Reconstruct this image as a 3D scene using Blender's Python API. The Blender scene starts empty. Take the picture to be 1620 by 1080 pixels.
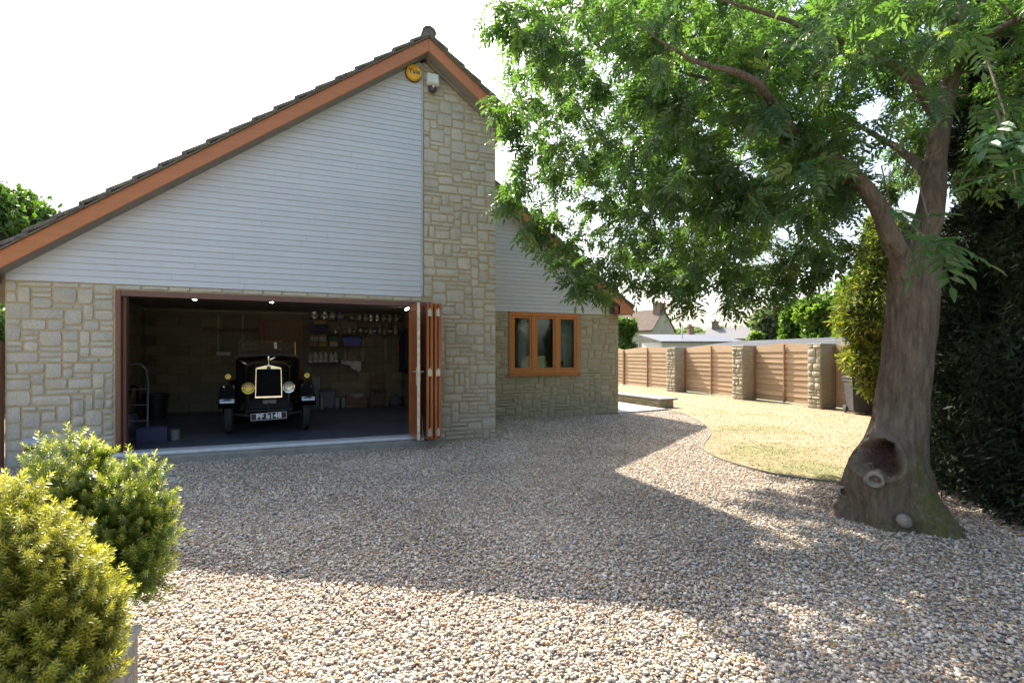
import bpy, bmesh, math, random
import numpy as np
from mathutils import Vector, Matrix, noise, Euler

R = math.radians
rnd = random.Random(7)
nrng = np.random.default_rng(11)
S = bpy.context.scene
COL = S.collection

# ------------------------------------------------------------------ camera
CAM_H, YAW = 1.45, R(22)
cam = bpy.data.cameras.new('camera')
cam.lens, cam.sensor_width, cam.shift_y = 18.0, 36.0, 22 / 1620
cam.clip_start, cam.clip_end = 0.05, 3000
cam_o = bpy.data.objects.new('camera', cam)
COL.objects.link(cam_o)
cam_o.location = (0, 0, CAM_H)
cam_o.rotation_euler = (R(90), 0, -YAW)
S.camera = cam_o

# ------------------------------------------------------------------ sky and sun
SUN_EL, SUN_AZ = R(48.4), R(-2.5)          # azimuth measured from +Y, clockwise
wd = bpy.data.worlds.new('World'); S.world = wd; wd.use_nodes = True
nt = wd.node_tree; nt.nodes.clear()
sky = nt.nodes.new('ShaderNodeTexSky'); sky.sky_type = 'NISHITA'; sky.sun_disc = False
sky.sun_elevation = SUN_EL; sky.sun_rotation = SUN_AZ
sky.altitude = 100; sky.air_density = 1.2; sky.dust_density = 4.5; sky.ozone_density = 1.0
bg = nt.nodes.new('ShaderNodeBackground'); bg.inputs['Strength'].default_value = 0.14
wo = nt.nodes.new('ShaderNodeOutputWorld')
nt.links.new(sky.outputs[0], bg.inputs[0]); nt.links.new(bg.outputs[0], wo.inputs[0])
sl = bpy.data.lights.new('sun', 'SUN'); sl.energy = 5.0; sl.angle = R(0.6); sl.color = (1.0, 0.93, 0.82)
so = bpy.data.objects.new('sun', sl); COL.objects.link(so)
sd = Vector((math.sin(SUN_AZ) * math.cos(SUN_EL), math.cos(SUN_AZ) * math.cos(SUN_EL), math.sin(SUN_EL)))
so.rotation_euler = sd.to_track_quat('Z', 'Y').to_euler()
so.location = (0, 30, 40)
S.view_settings.view_transform = 'Standard'; S.view_settings.look = 'None'
S.view_settings.exposure = 1.62; S.view_settings.gamma = 1; S.view_settings.use_curve_mapping = False
S.render.engine = 'CYCLES'
cy = S.cycles
cy.use_adaptive_sampling = True; cy.adaptive_threshold = 0.015
cy.use_denoising = True
try:
    cy.denoiser = 'OPENIMAGEDENOISE'; cy.denoising_prefilter = 'ACCURATE'
except Exception: pass
cy.max_bounces = 8; cy.diffuse_bounces = 4; cy.glossy_bounces = 3; cy.transmission_bounces = 6; cy.transparent_max_bounces = 12
cy.caustics_reflective = False; cy.caustics_refractive = False

# ------------------------------------------------------------------ measuring helpers
FPX, CX, HY = 810.0, 810.0, 562.0
CY_, SY_ = math.cos(YAW), math.sin(YAW)
def on_y(px, py, Y):
    u = (px - CX) / FPX; z = Y / (CY_ - u * SY_)
    return Vector((u * z * CY_ + z * SY_, Y, CAM_H + (HY - py) / FPX * z))
def on_z(px, py, Z=0):
    u = (px - CX) / FPX; z = (Z - CAM_H) * FPX / (HY - py)
    return Vector((u * z * CY_ + z * SY_, -u * z * SY_ + z * CY_, Z))
def at_d(px, py, z):
    u = (px - CX) / FPX
    return Vector((u * z * CY_ + z * SY_, -u * z * SY_ + z * CY_, CAM_H + (HY - py) / FPX * z))
def proj(p):
    xc = p[0] * CY_ - p[1] * SY_; z = p[0] * SY_ + p[1] * CY_
    if z < 0.05: return (-9999, -9999, z)
    return (CX + FPX * xc / z, HY - FPX * (p[2] - CAM_H) / z, z)

# ------------------------------------------------------------------ object helpers
ROOT = {}
def thing(name, label, cat, loc=(0, 0, 0), rz=0.0, group=None):
    o = bpy.data.objects.new(name, None); COL.objects.link(o)
    o.empty_display_size = 0.1
    o.location = loc; o.rotation_euler = (0, 0, rz)
    o['label'] = label; o['category'] = cat
    if group: o['group'] = group
    ROOT[o] = Matrix.Translation(Vector(loc)) @ Matrix.Rotation(rz, 4, 'Z')
    return o
def tag(o, label, cat, group=None):
    o['label'] = label; o['category'] = cat
    if group: o['group'] = group
    return o
def setting(o, kind='structure'):
    o['kind'] = kind; return o
def root_of(o):
    while o.parent: o = o.parent
    return o

class MB:
    def __init__(s): s.v = []; s.f = []
    def add(s, vs, fs):
        n = len(s.v); s.v += [tuple(v) for v in vs]; s.f += [tuple(i + n for i in f) for f in fs]; return s
    def box(s, x0, x1, y0, y1, z0, z1):
        return s.add([(x0,y0,z0),(x1,y0,z0),(x1,y1,z0),(x0,y1,z0),(x0,y0,z1),(x1,y0,z1),(x1,y1,z1),(x0,y1,z1)],
                     [(0,3,2,1),(4,5,6,7),(0,1,5,4),(1,2,6,5),(2,3,7,6),(3,0,4,7)])
    def cbox(s, c, sx, sy, sz, rot=None):
        vs = [Vector((a*sx/2, b*sy/2, d*sz/2)) for a,b,d in ((-1,-1,-1),(1,-1,-1),(1,1,-1),(-1,1,-1),(-1,-1,1),(1,-1,1),(1,1,1),(-1,1,1))]
        if rot is not None: vs = [rot @ v for v in vs]
        return s.add([v + Vector(c) for v in vs], [(0,3,2,1),(4,5,6,7),(0,1,5,4),(1,2,6,5),(2,3,7,6),(3,0,4,7)])
    def tube(s, pts, rad, n=8, cap=True):
        pts = [Vector(p) for p in pts]
        if not hasattr(rad, '__len__'): rad = [rad] * len(pts)
        base = len(s.v); up = None
        for i, p in enumerate(pts):
            d = (pts[min(i+1, len(pts)-1)] - pts[max(i-1, 0)])
            d = d.normalized() if d.length > 1e-9 else Vector((0,0,1))
            if up is None: up = Vector((0,0,1)) if abs(d.z) < 0.9 else Vector((1,0,0))
            a = d.cross(up)
            if a.length < 1e-6: a = d.orthogonal()
            a.normalize(); b = a.cross(d).normalized(); up = b
            for k in range(n):
                t = 2*math.pi*k/n
                s.v.append(tuple(p + (a*math.cos(t) + b*math.sin(t))*rad[i]))
        for i in range(len(pts)-1):
            for k in range(n):
                k2 = (k+1) % n
                s.f.append((base+i*n+k, base+i*n+k2, base+(i+1)*n+k2, base+(i+1)*n+k))
        if cap:
            s.f.append(tuple(base+k for k in reversed(range(n))))
            s.f.append(tuple(base+(len(pts)-1)*n+k for k in range(n)))
        return s
    def lathe(s, prof, n=20, c=(0,0,0), rot=None, closed=False):
        base = len(s.v); c = Vector(c)
        for r, z in prof:
            for k in range(n):
                t = 2*math.pi*k/n
                v = Vector((r*math.cos(t), r*math.sin(t), z))
                if rot is not None: v = rot @ v
                s.v.append(tuple(v + c))
        m = len(prof)
        for i in range(m if closed else m-1):
            i2 = (i+1) % m
            for k in range(n):
                k2 = (k+1) % n
                s.f.append((base+i*n+k, base+i*n+k2, base+i2*n+k2, base+i2*n+k))
        if not closed:
            if prof[0][0] > 1e-5: s.f.append(tuple(base+k for k in reversed(range(n))))
            if prof[-1][0] > 1e-5: s.f.append(tuple(base+(m-1)*n+k for k in range(n)))
        return s
    def prism(s, poly, axis, a, b):
        """poly of 2D points extruded along axis from a to b; axis 'y': points (x,z); 'x': (y,z); 'z': (x,y)"""
        def mk(p, t):
            return (p[0], t, p[1]) if axis == 'y' else ((t, p[0], p[1]) if axis == 'x' else (p[0], p[1], t))
        n = len(poly)
        vs = [mk(p, a) for p in poly] + [mk(p, b) for p in poly]
        fs = [tuple(range(n)), tuple(reversed(range(n, 2*n)))] + [(i, i+n, (i+1) % n + n, (i+1) % n) for i in range(n)]
        return s.add(vs, fs)

def obj(name, mb, m, parent=None, smooth=False, bevel=0.0, seg=1, fix=True, local=False, label=None, kind=None):
    """one mesh object; vertices are given in world space unless local, and are moved into the parent thing's space"""
    me = bpy.data.meshes.new(name)
    vs = mb.v
    if parent is not None and not local:
        r = ROOT.get(root_of(parent))
        if r is not None:
            inv = r.inverted(); vs = [inv @ Vector(v) for v in vs]
    me.from_pydata([tuple(v) for v in vs], [], mb.f)
    if fix or bevel:
        bm = bmesh.new(); bm.from_mesh(me)
        if bevel:
            es = [e for e in bm.edges if len(e.link_faces) == 2 and e.calc_face_angle(0) > 0.5]
            bmesh.ops.bevel(bm, geom=es, offset=bevel, segments=seg, affect='EDGES', clamp_overlap=True)
        bmesh.ops.recalc_face_normals(bm, faces=bm.faces)
        bm.to_mesh(me); bm.free()
    if smooth:
        me.polygons.foreach_set('use_smooth', [True] * len(me.polygons))
        if smooth == 'auto':
            try: me.set_sharp_from_angle(angle=R(38))
            except Exception: pass
    if m is not None: me.materials.append(m)
    o = bpy.data.objects.new(name, me); COL.objects.link(o)
    if parent is not None: o.parent = parent
    if label: o['label'] = label
    if kind: o['kind'] = kind
    return o
def np_obj(name, V, F, m, parent=None, smooth=False, attr=None, kind=None):
    """fast mesh from arrays; F is (n,3) or (n,4)"""
    me = bpy.data.meshes.new(name)
    V = np.asarray(V, dtype=np.float32); F = np.asarray(F, dtype=np.int32)
    if parent is not None:
        r = ROOT.get(root_of(parent))
        if r is not None:
            M = np.array(r.inverted()); V = (V @ M[:3,:3].T + M[:3,3]).astype(np.float32)
    k = F.shape[1]
    me.vertices.add(len(V)); me.vertices.foreach_set('co', V.ravel())
    me.loops.add(F.size); me.loops.foreach_set('vertex_index', F.ravel())
    me.polygons.add(len(F)); me.polygons.foreach_set('loop_start', np.arange(0, F.size, k, dtype=np.int32))
    me.update(calc_edges=True)
    if smooth: me.polygons.foreach_set('use_smooth', np.ones(len(F), dtype=bool))
    if attr:
        for an, av in attr.items():
            a = me.attributes.new(an, 'FLOAT', 'POINT'); a.data.foreach_set('value', np.asarray(av, dtype=np.float32))
    me.materials.append(m)
    o = bpy.data.objects.new(name, me); COL.objects.link(o)
    if parent is not None: o.parent = parent
    if kind: o['kind'] = kind
    return o
def copy_tree(o, parent=None):
    c = o.copy(); COL.objects.link(c)
    if parent is not None: c.parent = parent
    for ch in list(o.children): copy_tree(ch, c)
    return c
def fn(x, y, z=0.0, s=1.0):
    return noise.noise(Vector((x*s, y*s, z*s)))

# ------------------------------------------------------------------ materials
class NT:
    def __init__(s, name):
        s.m = bpy.data.materials.new(name); s.m.use_nodes = True
        s.t = s.m.node_tree; s.t.nodes.clear()
        s.out = s.n('ShaderNodeOutputMaterial'); s.b = s.n('ShaderNodeBsdfPrincipled')
        s.l(s.b.outputs[0], s.out.inputs['Surface'])
    def n(s, t, **k):
        x = s.t.nodes.new(t)
        for a, b in k.items(): setattr(x, a, b)
        return x
    def l(s, a, b): s.t.links.new(a, b)
    def coord(s, scale=(1,1,1), kind='Object', rot=(0,0,0)):
        c = s.n('ShaderNodeTexCoord'); mp = s.n('ShaderNodeMapping')
        mp.inputs['Scale'].default_value = scale; mp.inputs['Rotation'].default_value = rot
        s.l(c.outputs[kind], mp.inputs[0]); return mp.outputs[0]
    def noise(s, vec, scale, detail=4, rough=.55, dist=0):
        x = s.n('ShaderNodeTexNoise'); x.inputs['Scale'].default_value = scale; x.inputs['Detail'].default_value = detail
        x.inputs['Roughness'].default_value = rough; x.inputs['Distortion'].default_value = dist
        if vec is not None: s.l(vec, x.inputs['Vector'])
        return x.outputs[0]
    def vor(s, vec, scale, feature='F1', out=0):
        x = s.n('ShaderNodeTexVoronoi', feature=feature); x.inputs['Scale'].default_value = scale
        if vec is not None: s.l(vec, x.inputs['Vector'])
        return x.outputs[out]
    def ramp(s, fac, stops, interp='LINEAR'):
        x = s.n('ShaderNodeValToRGB'); x.color_ramp.interpolation = interp
        el = x.color_ramp.elements
        while len(el) < len(stops): el.new(0.5)
        for e, (p, c) in zip(el, stops):
            e.position = p; e.color = (c[0], c[1], c[2], 1) if hasattr(c, '__len__') else (c, c, c, 1)
        if fac is not None: s.l(fac, x.inputs[0])
        return x.outputs[0]
    def mix(s, fac, a, b, mode='MIX'):
        x = s.n('ShaderNodeMix', data_type='RGBA', blend_type=mode)
        for sock, v in ((x.inputs[0], fac), (x.inputs[6], a), (x.inputs[7], b)):
            if hasattr(v, 'is_linked') or hasattr(v, 'links'): s.l(v, sock)
            elif hasattr(v, '__len__'): sock.default_value = (v[0], v[1], v[2], 1)
            else: sock.default_value = v
        return x.outputs[2]
    def math(s, op, a, b=0.0):
        x = s.n('ShaderNodeMath', operation=op)
        for sock, v in ((x.inputs[0], a), (x.inputs[1], b)):
            if hasattr(v, 'links'): s.l(v, sock)
            else: sock.default_value = v
        return x.outputs[0]
    def attr(s, name):
        x = s.n('ShaderNodeAttribute'); x.attribute_name = name; return x.outputs['Fac']
    def orand(s): return s.n('ShaderNodeObjectInfo').outputs['Random']
    def island(s): return s.n('ShaderNodeNewGeometry').outputs['Random Per Island']
    def bump(s, h, strength=.3, dist=.01):
        x = s.n('ShaderNodeBump'); x.inputs['Strength'].default_value = strength; x.inputs['Distance'].default_value = dist
        s.l(h, x.inputs['Height']); s.l(x.outputs[0], s.b.inputs['Normal']); return x
    def set(s, color=None, rough=None, metal=None, **k):
        for nm, v in (('Base Color', color), ('Roughness', rough), ('Metallic', metal)):
            if v is None: continue
            if hasattr(v, 'links'): s.l(v, s.b.inputs[nm])
            else: s.b.inputs[nm].default_value = (v[0], v[1], v[2], 1) if hasattr(v, '__len__') else v
        for nm, v in k.items():
            nm = nm.replace('_', ' ')
            if hasattr(v, 'links'): s.l(v, s.b.inputs[nm])
            else: s.b.inputs[nm].default_value = v
        return s.m

MAT = {}
def plain(name, c, rough=.6, metal=0.0, var=.12, scale=9, bump=0.0, **k):
    """a paint or plastic with slight mottling and wear"""
    if name in MAT: return MAT[name]
    t = NT(name); v = t.coord()
    n = t.noise(v, scale, 5)
    lo = tuple(x*(1-var) for x in c); hi = tuple(min(1, x*(1+var)) for x in c)
    col = t.ramp(n, [(.3, lo), (.7, hi)])
    rr = t.math('ADD', t.math('MULTIPLY', t.noise(v, scale*2.3, 3), .2), rough-.1)
    if bump: t.bump(t.noise(v, scale*8, 4), bump, .004)
    MAT[name] = t.set(col, rr, metal, **k); return MAT[name]

def stone_mat(name, tints, warm, rough=.9):
    t = NT(name); v = t.coord()
    r = t.math('FRACT', t.math('ADD', t.orand(), t.island()))
    base = t.ramp(r, [(i/(len(tints)-1), c) for i, c in enumerate(tints)])
    n1 = t.noise(v, 14, 6, .65); n2 = t.noise(v, 70, 5, .7); n3 = t.noise(v, 2.2, 4)
    c = t.mix(t.ramp(n1, [(.35, 0), (.7, .55)]), base, warm)
    c = t.mix(.7, c, t.ramp(n2, [(.3, (.42,.41,.39)), (.62, (1,1,1))]), 'MULTIPLY')
    c = t.mix(t.ramp(n3, [(.45, 0), (.75, .3)]), c, (.19, .18, .15))
    h = t.math('ADD', t.math('MULTIPLY', n1, 1.3), t.math('MULTIPLY', n2, .6))
    t.bump(h, .75, .012)
    return t.set(c, rough)
M_stone = stone_mat('limestone', [(.45,.43,.37), (.57,.535,.45), (.49,.475,.425), (.61,.57,.475), (.46,.445,.40)], (.58,.51,.38))
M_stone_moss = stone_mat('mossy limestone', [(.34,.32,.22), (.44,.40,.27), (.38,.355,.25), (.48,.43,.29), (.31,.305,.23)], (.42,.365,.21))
M_stone_pillar = stone_mat('pillar stone', [(.34,.32,.25), (.44,.41,.32), (.37,.35,.30), (.40,.36,.27)], (.36,.32,.2))
def mortar(name, a, b):
    t = NT(name); v = t.coord(); n = t.noise(v, 9, 6); n2 = t.noise(v, 120, 4)
    t.bump(t.math('ADD', n, n2), .5, .006)
    return t.set(t.mix(n2, t.ramp(n, [(.3, a), (.7, b)]), (.43, .35, .22)), .95)
M_mortar = mortar('sandy mortar', (.36,.295,.18), (.45,.37,.235))
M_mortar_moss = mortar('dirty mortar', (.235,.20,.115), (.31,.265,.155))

def wood_mat(name, a, b, axis='x', rough=.5, grain=1.0, bump=.25, knots=False, per=0.35, coat=0.0):
    t = NT(name)
    sc = {'x': (.9, 14, 14), 'y': (14, .9, 14), 'z': (14, 14, .9)}[axis]
    c = t.n('ShaderNodeTexCoord'); add = t.n('ShaderNodeVectorMath', operation='ADD')
    comb = t.n('ShaderNodeCombineXYZ'); rr = t.orand()
    mul = t.math('MULTIPLY', rr, 37.0)
    for i in range(3): t.l(mul, comb.inputs[i])
    t.l(c.outputs['Object'], add.inputs[0]); t.l(comb.outputs[0], add.inputs[1])
    mp = t.n('ShaderNodeMapping'); mp.inputs['Scale'].default_value = sc; t.l(add.outputs[0], mp.inputs[0])
    n = t.noise(mp.outputs[0], 2.2*grain, 7, .62, .6); n2 = t.noise(mp.outputs[0], 9*grain, 4)
    f = t.math('ADD', t.math('MULTIPLY', n, .75), t.math('MULTIPLY', n2, .3))
    col = t.ramp(f, [(.3, a), (.72, b)])
    tone = t.ramp(rr, [(0, 1-per), (1, 1.0)])
    col = t.mix(1.0, col, tone, 'MULTIPLY')
    if knots:
        k = t.vor(add.outputs[0], 3.1)
        col = t.mix(t.ramp(k, [(.03, .75), (.09, 0)]), col, tuple(x*.35 for x in a))
    t.bump(f, bump, .004)
    k = {'Coat_Weight': coat} if coat else {}
    return t.set(col, rough, None, **k)
M_barge = wood_mat('orange stained timber', (.38,.125,.035), (.49,.175,.05), 'x', .42, 1, .12, per=.1)
M_window_wood = wood_mat('orange window timber', (.40,.135,.025), (.52,.19,.04), 'z', .38, 1, .12, per=.1)
M_door_wood = wood_mat('red brown door timber', (.29,.083,.022), (.41,.125,.034), 'z', .33, 1, .15, per=.12, coat=.2)
M_frame = wood_mat('brown frame timber', (.12,.05,.03), (.18,.075,.042), 'z', .5, 1, .15, per=.1)
M_fence = wood_mat('larch fence board', (.27,.18,.10), (.40,.28,.17), 'y', .75, .8, .5, knots=True, per=.28)
M_batten = wood_mat('fence batten', (.24,.12,.06), (.33,.18,.09), 'z', .75, 1, .4, per=.2)
M_soffit = wood_mat('grey soffit', (.20,.185,.165), (.27,.25,.22), 'x', .7, 1, .1, per=.1)
M_planter = wood_mat('weathered planter timber', (.24,.22,.19), (.42,.39,.34), 'z', .9, 1, .5, per=.2)
M_inside_door = wood_mat('indoor door timber', (.13,.045,.02), (.19,.07,.03), 'z', .45, 1, .15, per=.1)
M_shelf = wood_mat('shelf board', (.16,.08,.045), (.23,.12,.065), 'x', .6, 1, .15, per=.2)

def siding_mat(name, a, b):
    t = NT(name); v = t.coord((1, 1, 1)); n = t.noise(v, 1.2, 5); f = t.noise(t.coord((.5, 6, 30)), 3, 5)
    c = t.ramp(t.math('ADD', t.math('MULTIPLY', n, .5), t.math('MULTIPLY', f, .5)), [(.35, a), (.65, b)])
    st = t.noise(t.coord((9, 9, .5)), 2.0, 5, .6); c = t.mix(t.ramp(st, [(.52, 0), (.80, .10)]), c, (.33,.335,.32))
    c = t.mix(1.0, c, t.ramp(t.orand(), [(0, .95), (1, 1.02)]), 'MULTIPLY')
    t.bump(t.noise(t.coord((1, 1, 6)), 30, 4), .06, .003)
    return t.set(c, .42)
M_board = siding_mat('pale grey cladding', (.47,.495,.53), (.515,.54,.575))
M_board_wing = siding_mat('bounce tinted wing cladding', (.46,.475,.475), (.51,.525,.52))  # same cladding, green light bounced off the tree tinted into its grey

def tile_mat():
    t = NT('concrete roof tile'); v = t.coord()
    n = t.noise(v, 26, 6, .7); l = t.vor(v, 34); m = t.noise(v, 5, 4)
    c = t.ramp(n, [(.3, (.07,.06,.052)), (.7, (.17,.15,.13))])
    c = t.mix(t.ramp(l, [(.12, .75), (.3, 0)]), c, (.36,.36,.31))
    c = t.mix(t.ramp(m, [(.5, 0), (.7, .6)]), c, (.20,.20,.10))
    t.bump(t.math('ADD', n, l), .8, .01)
    return t.set(c, .95)
M_tile = tile_mat()

def gravel_mat():
    t = NT('pebble'); r = t.orand()
    c = t.ramp(r, [(0, (.52,.43,.30)), (.13, (.63,.56,.47)), (.27, (.44,.31,.19)), (.36, (.29,.275,.26)), (.46, (.57,.48,.36)),
                   (.57, (.68,.64,.58)), (.67, (.38,.26,.16)), (.74, (.165,.16,.155)), (.81, (.50,.38,.25)), (.90, (.64,.59,.51)), (.96, (.40,.21,.12))], 'CONSTANT')
    v = t.coord(kind='Object'); n = t.noise(v, 1.6, 5)
    c = t.mix(.5, c, t.ramp(n, [(.3, .62), (.7, 1.0)]), 'MULTIPLY')
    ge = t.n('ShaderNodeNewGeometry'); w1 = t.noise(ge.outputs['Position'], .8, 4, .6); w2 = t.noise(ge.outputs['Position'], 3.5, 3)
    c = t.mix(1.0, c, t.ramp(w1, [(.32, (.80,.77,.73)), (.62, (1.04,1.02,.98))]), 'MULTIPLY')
    c = t.mix(t.ramp(w2, [(.58, 0), (.74, .30)]), c, (.30,.25,.19))
    return t.set(c, .62)
M_pebble = gravel_mat()
def gravel_base():
    t = NT('gravel bed'); v = t.coord()
    x = t.n('ShaderNodeTexVoronoi'); x.inputs['Scale'].default_value = 62; t.l(v, x.inputs['Vector'])
    sep = t.n('ShaderNodeSeparateColor'); t.l(x.outputs['Color'], sep.inputs[0])
    c = t.ramp(sep.outputs[0], [(0, (.54,.46,.35)), (.2, (.62,.55,.46)), (.35, (.33,.31,.29)), (.5, (.46,.34,.22)), (.65, (.66,.61,.53)), (.8, (.24,.23,.22)), (.9, (.56,.44,.31))], 'CONSTANT')
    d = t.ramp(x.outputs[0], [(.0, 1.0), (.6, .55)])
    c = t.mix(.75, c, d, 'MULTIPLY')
    t.bump(x.outputs[0], 1.0, -.02)
    return t.set(c, .9)
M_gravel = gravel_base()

def lawn_color(t):
    v = t.coord(); n = t.noise(v, .55, 3, .55); n2 = t.noise(v, 4.5, 5, .6); n3 = t.noise(v, 45, 4)
    straw = t.ramp(n2, [(.3, (.235,.168,.09)), (.7, (.325,.238,.135))])
    green = t.ramp(n2, [(.3, (.10,.115,.03)), (.7, (.20,.19,.065))])
    g0 = t.n('ShaderNodeVectorMath', operation='DISTANCE'); t.l(v, g0.inputs[0]); g0.inputs[1].default_value = (8.0, 7.6, 0)
    g1 = t.n('ShaderNodeVectorMath', operation='DISTANCE'); t.l(v, g1.inputs[0]); g1.inputs[1].default_value = (5.9, 4.6, 0)
    patch = t.math('ADD', t.ramp(t.math('DIVIDE', g0.outputs['Value'], 2.0), [(0, .26), (.7, 0)]), t.ramp(t.math('DIVIDE', g1.outputs['Value'], 3.5), [(0, .22), (.8, 0)]))
    c = t.mix(t.ramp(t.math('ADD', n, patch), [(.54, 0), (.72, .85)]), straw, green)
    c = t.mix(t.ramp(n2, [(.62, 0), (.76, .5)]), c, (.24,.165,.10))
    return c, n3
def lawn_mats():
    t = NT('dry lawn soil'); c, n3 = lawn_color(t)
    c = t.mix(.35, c, t.ramp(n3, [(.3, .6), (.7, 1.0)]), 'MULTIPLY'); t.bump(n3, .4, .01)
    a = t.set(c, .95)
    t = NT('dry grass blade'); c, n3 = lawn_color(t)
    c = t.mix(1.0, c, t.ramp(t.island(), [(0, .9), (1, 1.12)]), 'MULTIPLY')
    b = t.set(c, .7); t.b.inputs['Specular IOR Level'].default_value = .25
    return a, b
M_lawn, M_grass = lawn_mats()

def leaf_mat(name, stops, trans=.35, rough=.42, attr=None, tcol=None, spec=.5):
    t = NT(name)
    f = t.attr(attr) if attr else t.island()
    c = t.ramp(f, stops)
    n = t.noise(t.coord(), 1.1, 3)
    c = t.mix(.5, c, t.ramp(n, [(.3, .7), (.7, 1.15)]), 'MULTIPLY')
    tr = t.n('ShaderNodeBsdfTranslucent')
    tc = t.mix(1.0, c, tcol or (1.5, 1.75, .7), 'MULTIPLY'); t.l(tc, tr.inputs[0])
    t.set(c, rough); t.b.inputs['Specular IOR Level'].default_value = spec
    mx = t.n('ShaderNodeMixShader'); mx.inputs[0].default_value = trans
    t.l(t.b.outputs[0], mx.inputs[1]); t.l(tr.outputs[0], mx.inputs[2]); t.l(mx.outputs[0], t.out.inputs['Surface'])
    return t.m
def glass_mat(name='window glass', tint=(.9,.95,.95), ior=1.5):
    t = NT(name)
    gl = t.n('ShaderNodeBsdfGlossy'); gl.inputs['Roughness'].default_value = .01; gl.inputs['Color'].default_value = (1,1,1,1)
    tp = t.n('ShaderNodeBsdfTransparent'); tp.inputs['Color'].default_value = (*tint, 1)
    fr = t.n('ShaderNodeFresnel'); fr.inputs['IOR'].default_value = ior
    mx = t.n('ShaderNodeMixShader'); t.l(fr.outputs[0], mx.inputs[0]); t.l(tp.outputs[0], mx.inputs[1]); t.l(gl.outputs[0], mx.inputs[2])
    t.l(mx.outputs[0], t.out.inputs['Surface']); return t.m
M_glass = glass_mat()
def emit_mat(name, c, s):
    t = NT(name); t.b.inputs['Emission Color'].default_value = (*c, 1); t.b.inputs['Emission Strength'].default_value = s
    return t.set((.8,.8,.8), .5)
# ================================================================== THE GROUND
def poly_sheet(name, pts, z, m, kind='structure', thick=0.0):
    mb = MB()
    n = len(pts)
    mb.add([(p[0], p[1], z) for p in pts], [tuple(range(n))])
    o = obj(name, mb, m, fix=False)
    bm = bmesh.new(); bm.from_mesh(o.data); bmesh.ops.triangulate(bm, faces=bm.faces)
    for f in bm.faces:
        if f.normal.z < 0: f.normal_flip()
    bm.to_mesh(o.data); bm.free()
    return setting(o, kind)
t = NT('far field'); v = t.coord(); n = t.noise(v, .05, 5); n2 = t.noise(v, 1.5, 5)
M_field = t.set(t.mix(.4, t.ramp(n, [(.35, (.20,.17,.07)), (.65, (.11,.14,.045))]), t.ramp(n2, [(.3, .6), (.7, 1.0)]), 'MULTIPLY'), .95)
poly_sheet('ground', [(-1500,-1500), (1500,-1500), (1500,1500), (-1500,1500)], -0.03, M_field)
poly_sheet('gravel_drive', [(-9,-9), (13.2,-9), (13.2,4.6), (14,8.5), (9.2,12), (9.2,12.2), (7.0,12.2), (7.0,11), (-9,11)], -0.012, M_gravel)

# smooth lawn edge
def catmull(pts, n=8):
    out = []
    P = [Vector(p) for p in pts]; P = [P[0]*2-P[1]] + P + [P[-1]*2-P[-2]]
    for i in range(1, len(P)-2):
        for k in range(n):
            t_ = k/n; a, b, c, d = P[i-1], P[i], P[i+1], P[i+2]
            out.append(.5*((2*b)+(c-a)*t_+(2*a-5*b+4*c-d)*t_*t_+(3*b-a-3*c+d)*t_**3))
    out.append(P[-2]); return out
EDGE = catmull([(7.2,2.95), (6.3,3.45), (5.68,3.92), (5.28,4.75), (5.62,6.1), (7.1,7.55), (8.2,9.2), (8.72,10.3), (8.98,11.35)], 7)
LAWN = [(e.x, e.y) for e in EDGE] + [(8.98,24), (14.9,24), (13.55,14), (13.0,8.0), (12.8,1.5), (9.0,1.8)]
def in_poly(x, y, poly):
    c = False; n = len(poly); j = n-1
    for i in range(n):
        xi, yi = poly[i]; xj, yj = poly[j]
        if (yi > y) != (yj > y) and x < (xj-xi)*(y-yi)/(yj-yi)+xi: c = not c
        j = i
    return c
poly_sheet('lawn', LAWN, 0.012, M_lawn)
mb = MB()
for i in range(len(EDGE)-1):
    a, b = EDGE[i], EDGE[i+1]; d = (b-a).normalized(); nn = Vector((-d.y, d.x))*.012
    mb.add([(a.x,a.y,-.05),(b.x,b.y,-.05),(b.x+nn.x,b.y+nn.y,-.05),(a.x+nn.x,a.y+nn.y,-.05),(a.x,a.y,.024),(b.x,b.y,.024),(b.x+nn.x,b.y+nn.y,.024),(a.x+nn.x,a.y+nn.y,.024)],
           [(0,3,2,1),(4,5,6,7),(0,1,5,4),(1,2,6,5),(2,3,7,6),(3,0,4,7)])
tag(obj('lawn_edging', mb, plain('edging', (.15,.14,.12), .7)), 'thin dark metal edging strip between gravel drive and dry lawn', 'lawn edging')
# grass blades
pts = []
x0, x1, y0, y1 = 5.0, 14.6, 2.2, 22
tot = 0
lawn_np = LAWN
while len(pts) < 52000 and tot < 260000:
    tot += 1
    x = rnd.uniform(x0, x1); y = rnd.uniform(y0, y1)
    px, py, z = proj((x, y, 0))
    if z < 1 or px < 860 or px > 1700: continue
    if rnd.random() > min(1, (8/z)**1.2): continue
    if not in_poly(x, y, LAWN): continue
    pts.append((x, y))
P = np.array(pts); N = len(P)
ang = nrng.uniform(0, 2*np.pi, N); h = nrng.uniform(.006, .022, N); w = nrng.uniform(.003, .006, N); lean = nrng.uniform(.01, .05, N); la = nrng.uniform(0, 2*np.pi, N)
V = np.zeros((N, 3, 3)); V[:,:,0] = P[:,None,0]; V[:,:,1] = P[:,None,1]; V[:,:,2] = .012
V[:,0,0] += np.cos(ang)*w; V[:,0,1] += np.sin(ang)*w; V[:,1,0] -= np.cos(ang)*w; V[:,1,1] -= np.sin(ang)*w
V[:,2,2] += h; V[:,2,0] += np.cos(la)*lean; V[:,2,1] += np.sin(la)*lean
np_obj('grass', V.reshape(-1,3), np.arange(N*3).reshape(-1,3), M_grass, kind='stuff')

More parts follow.
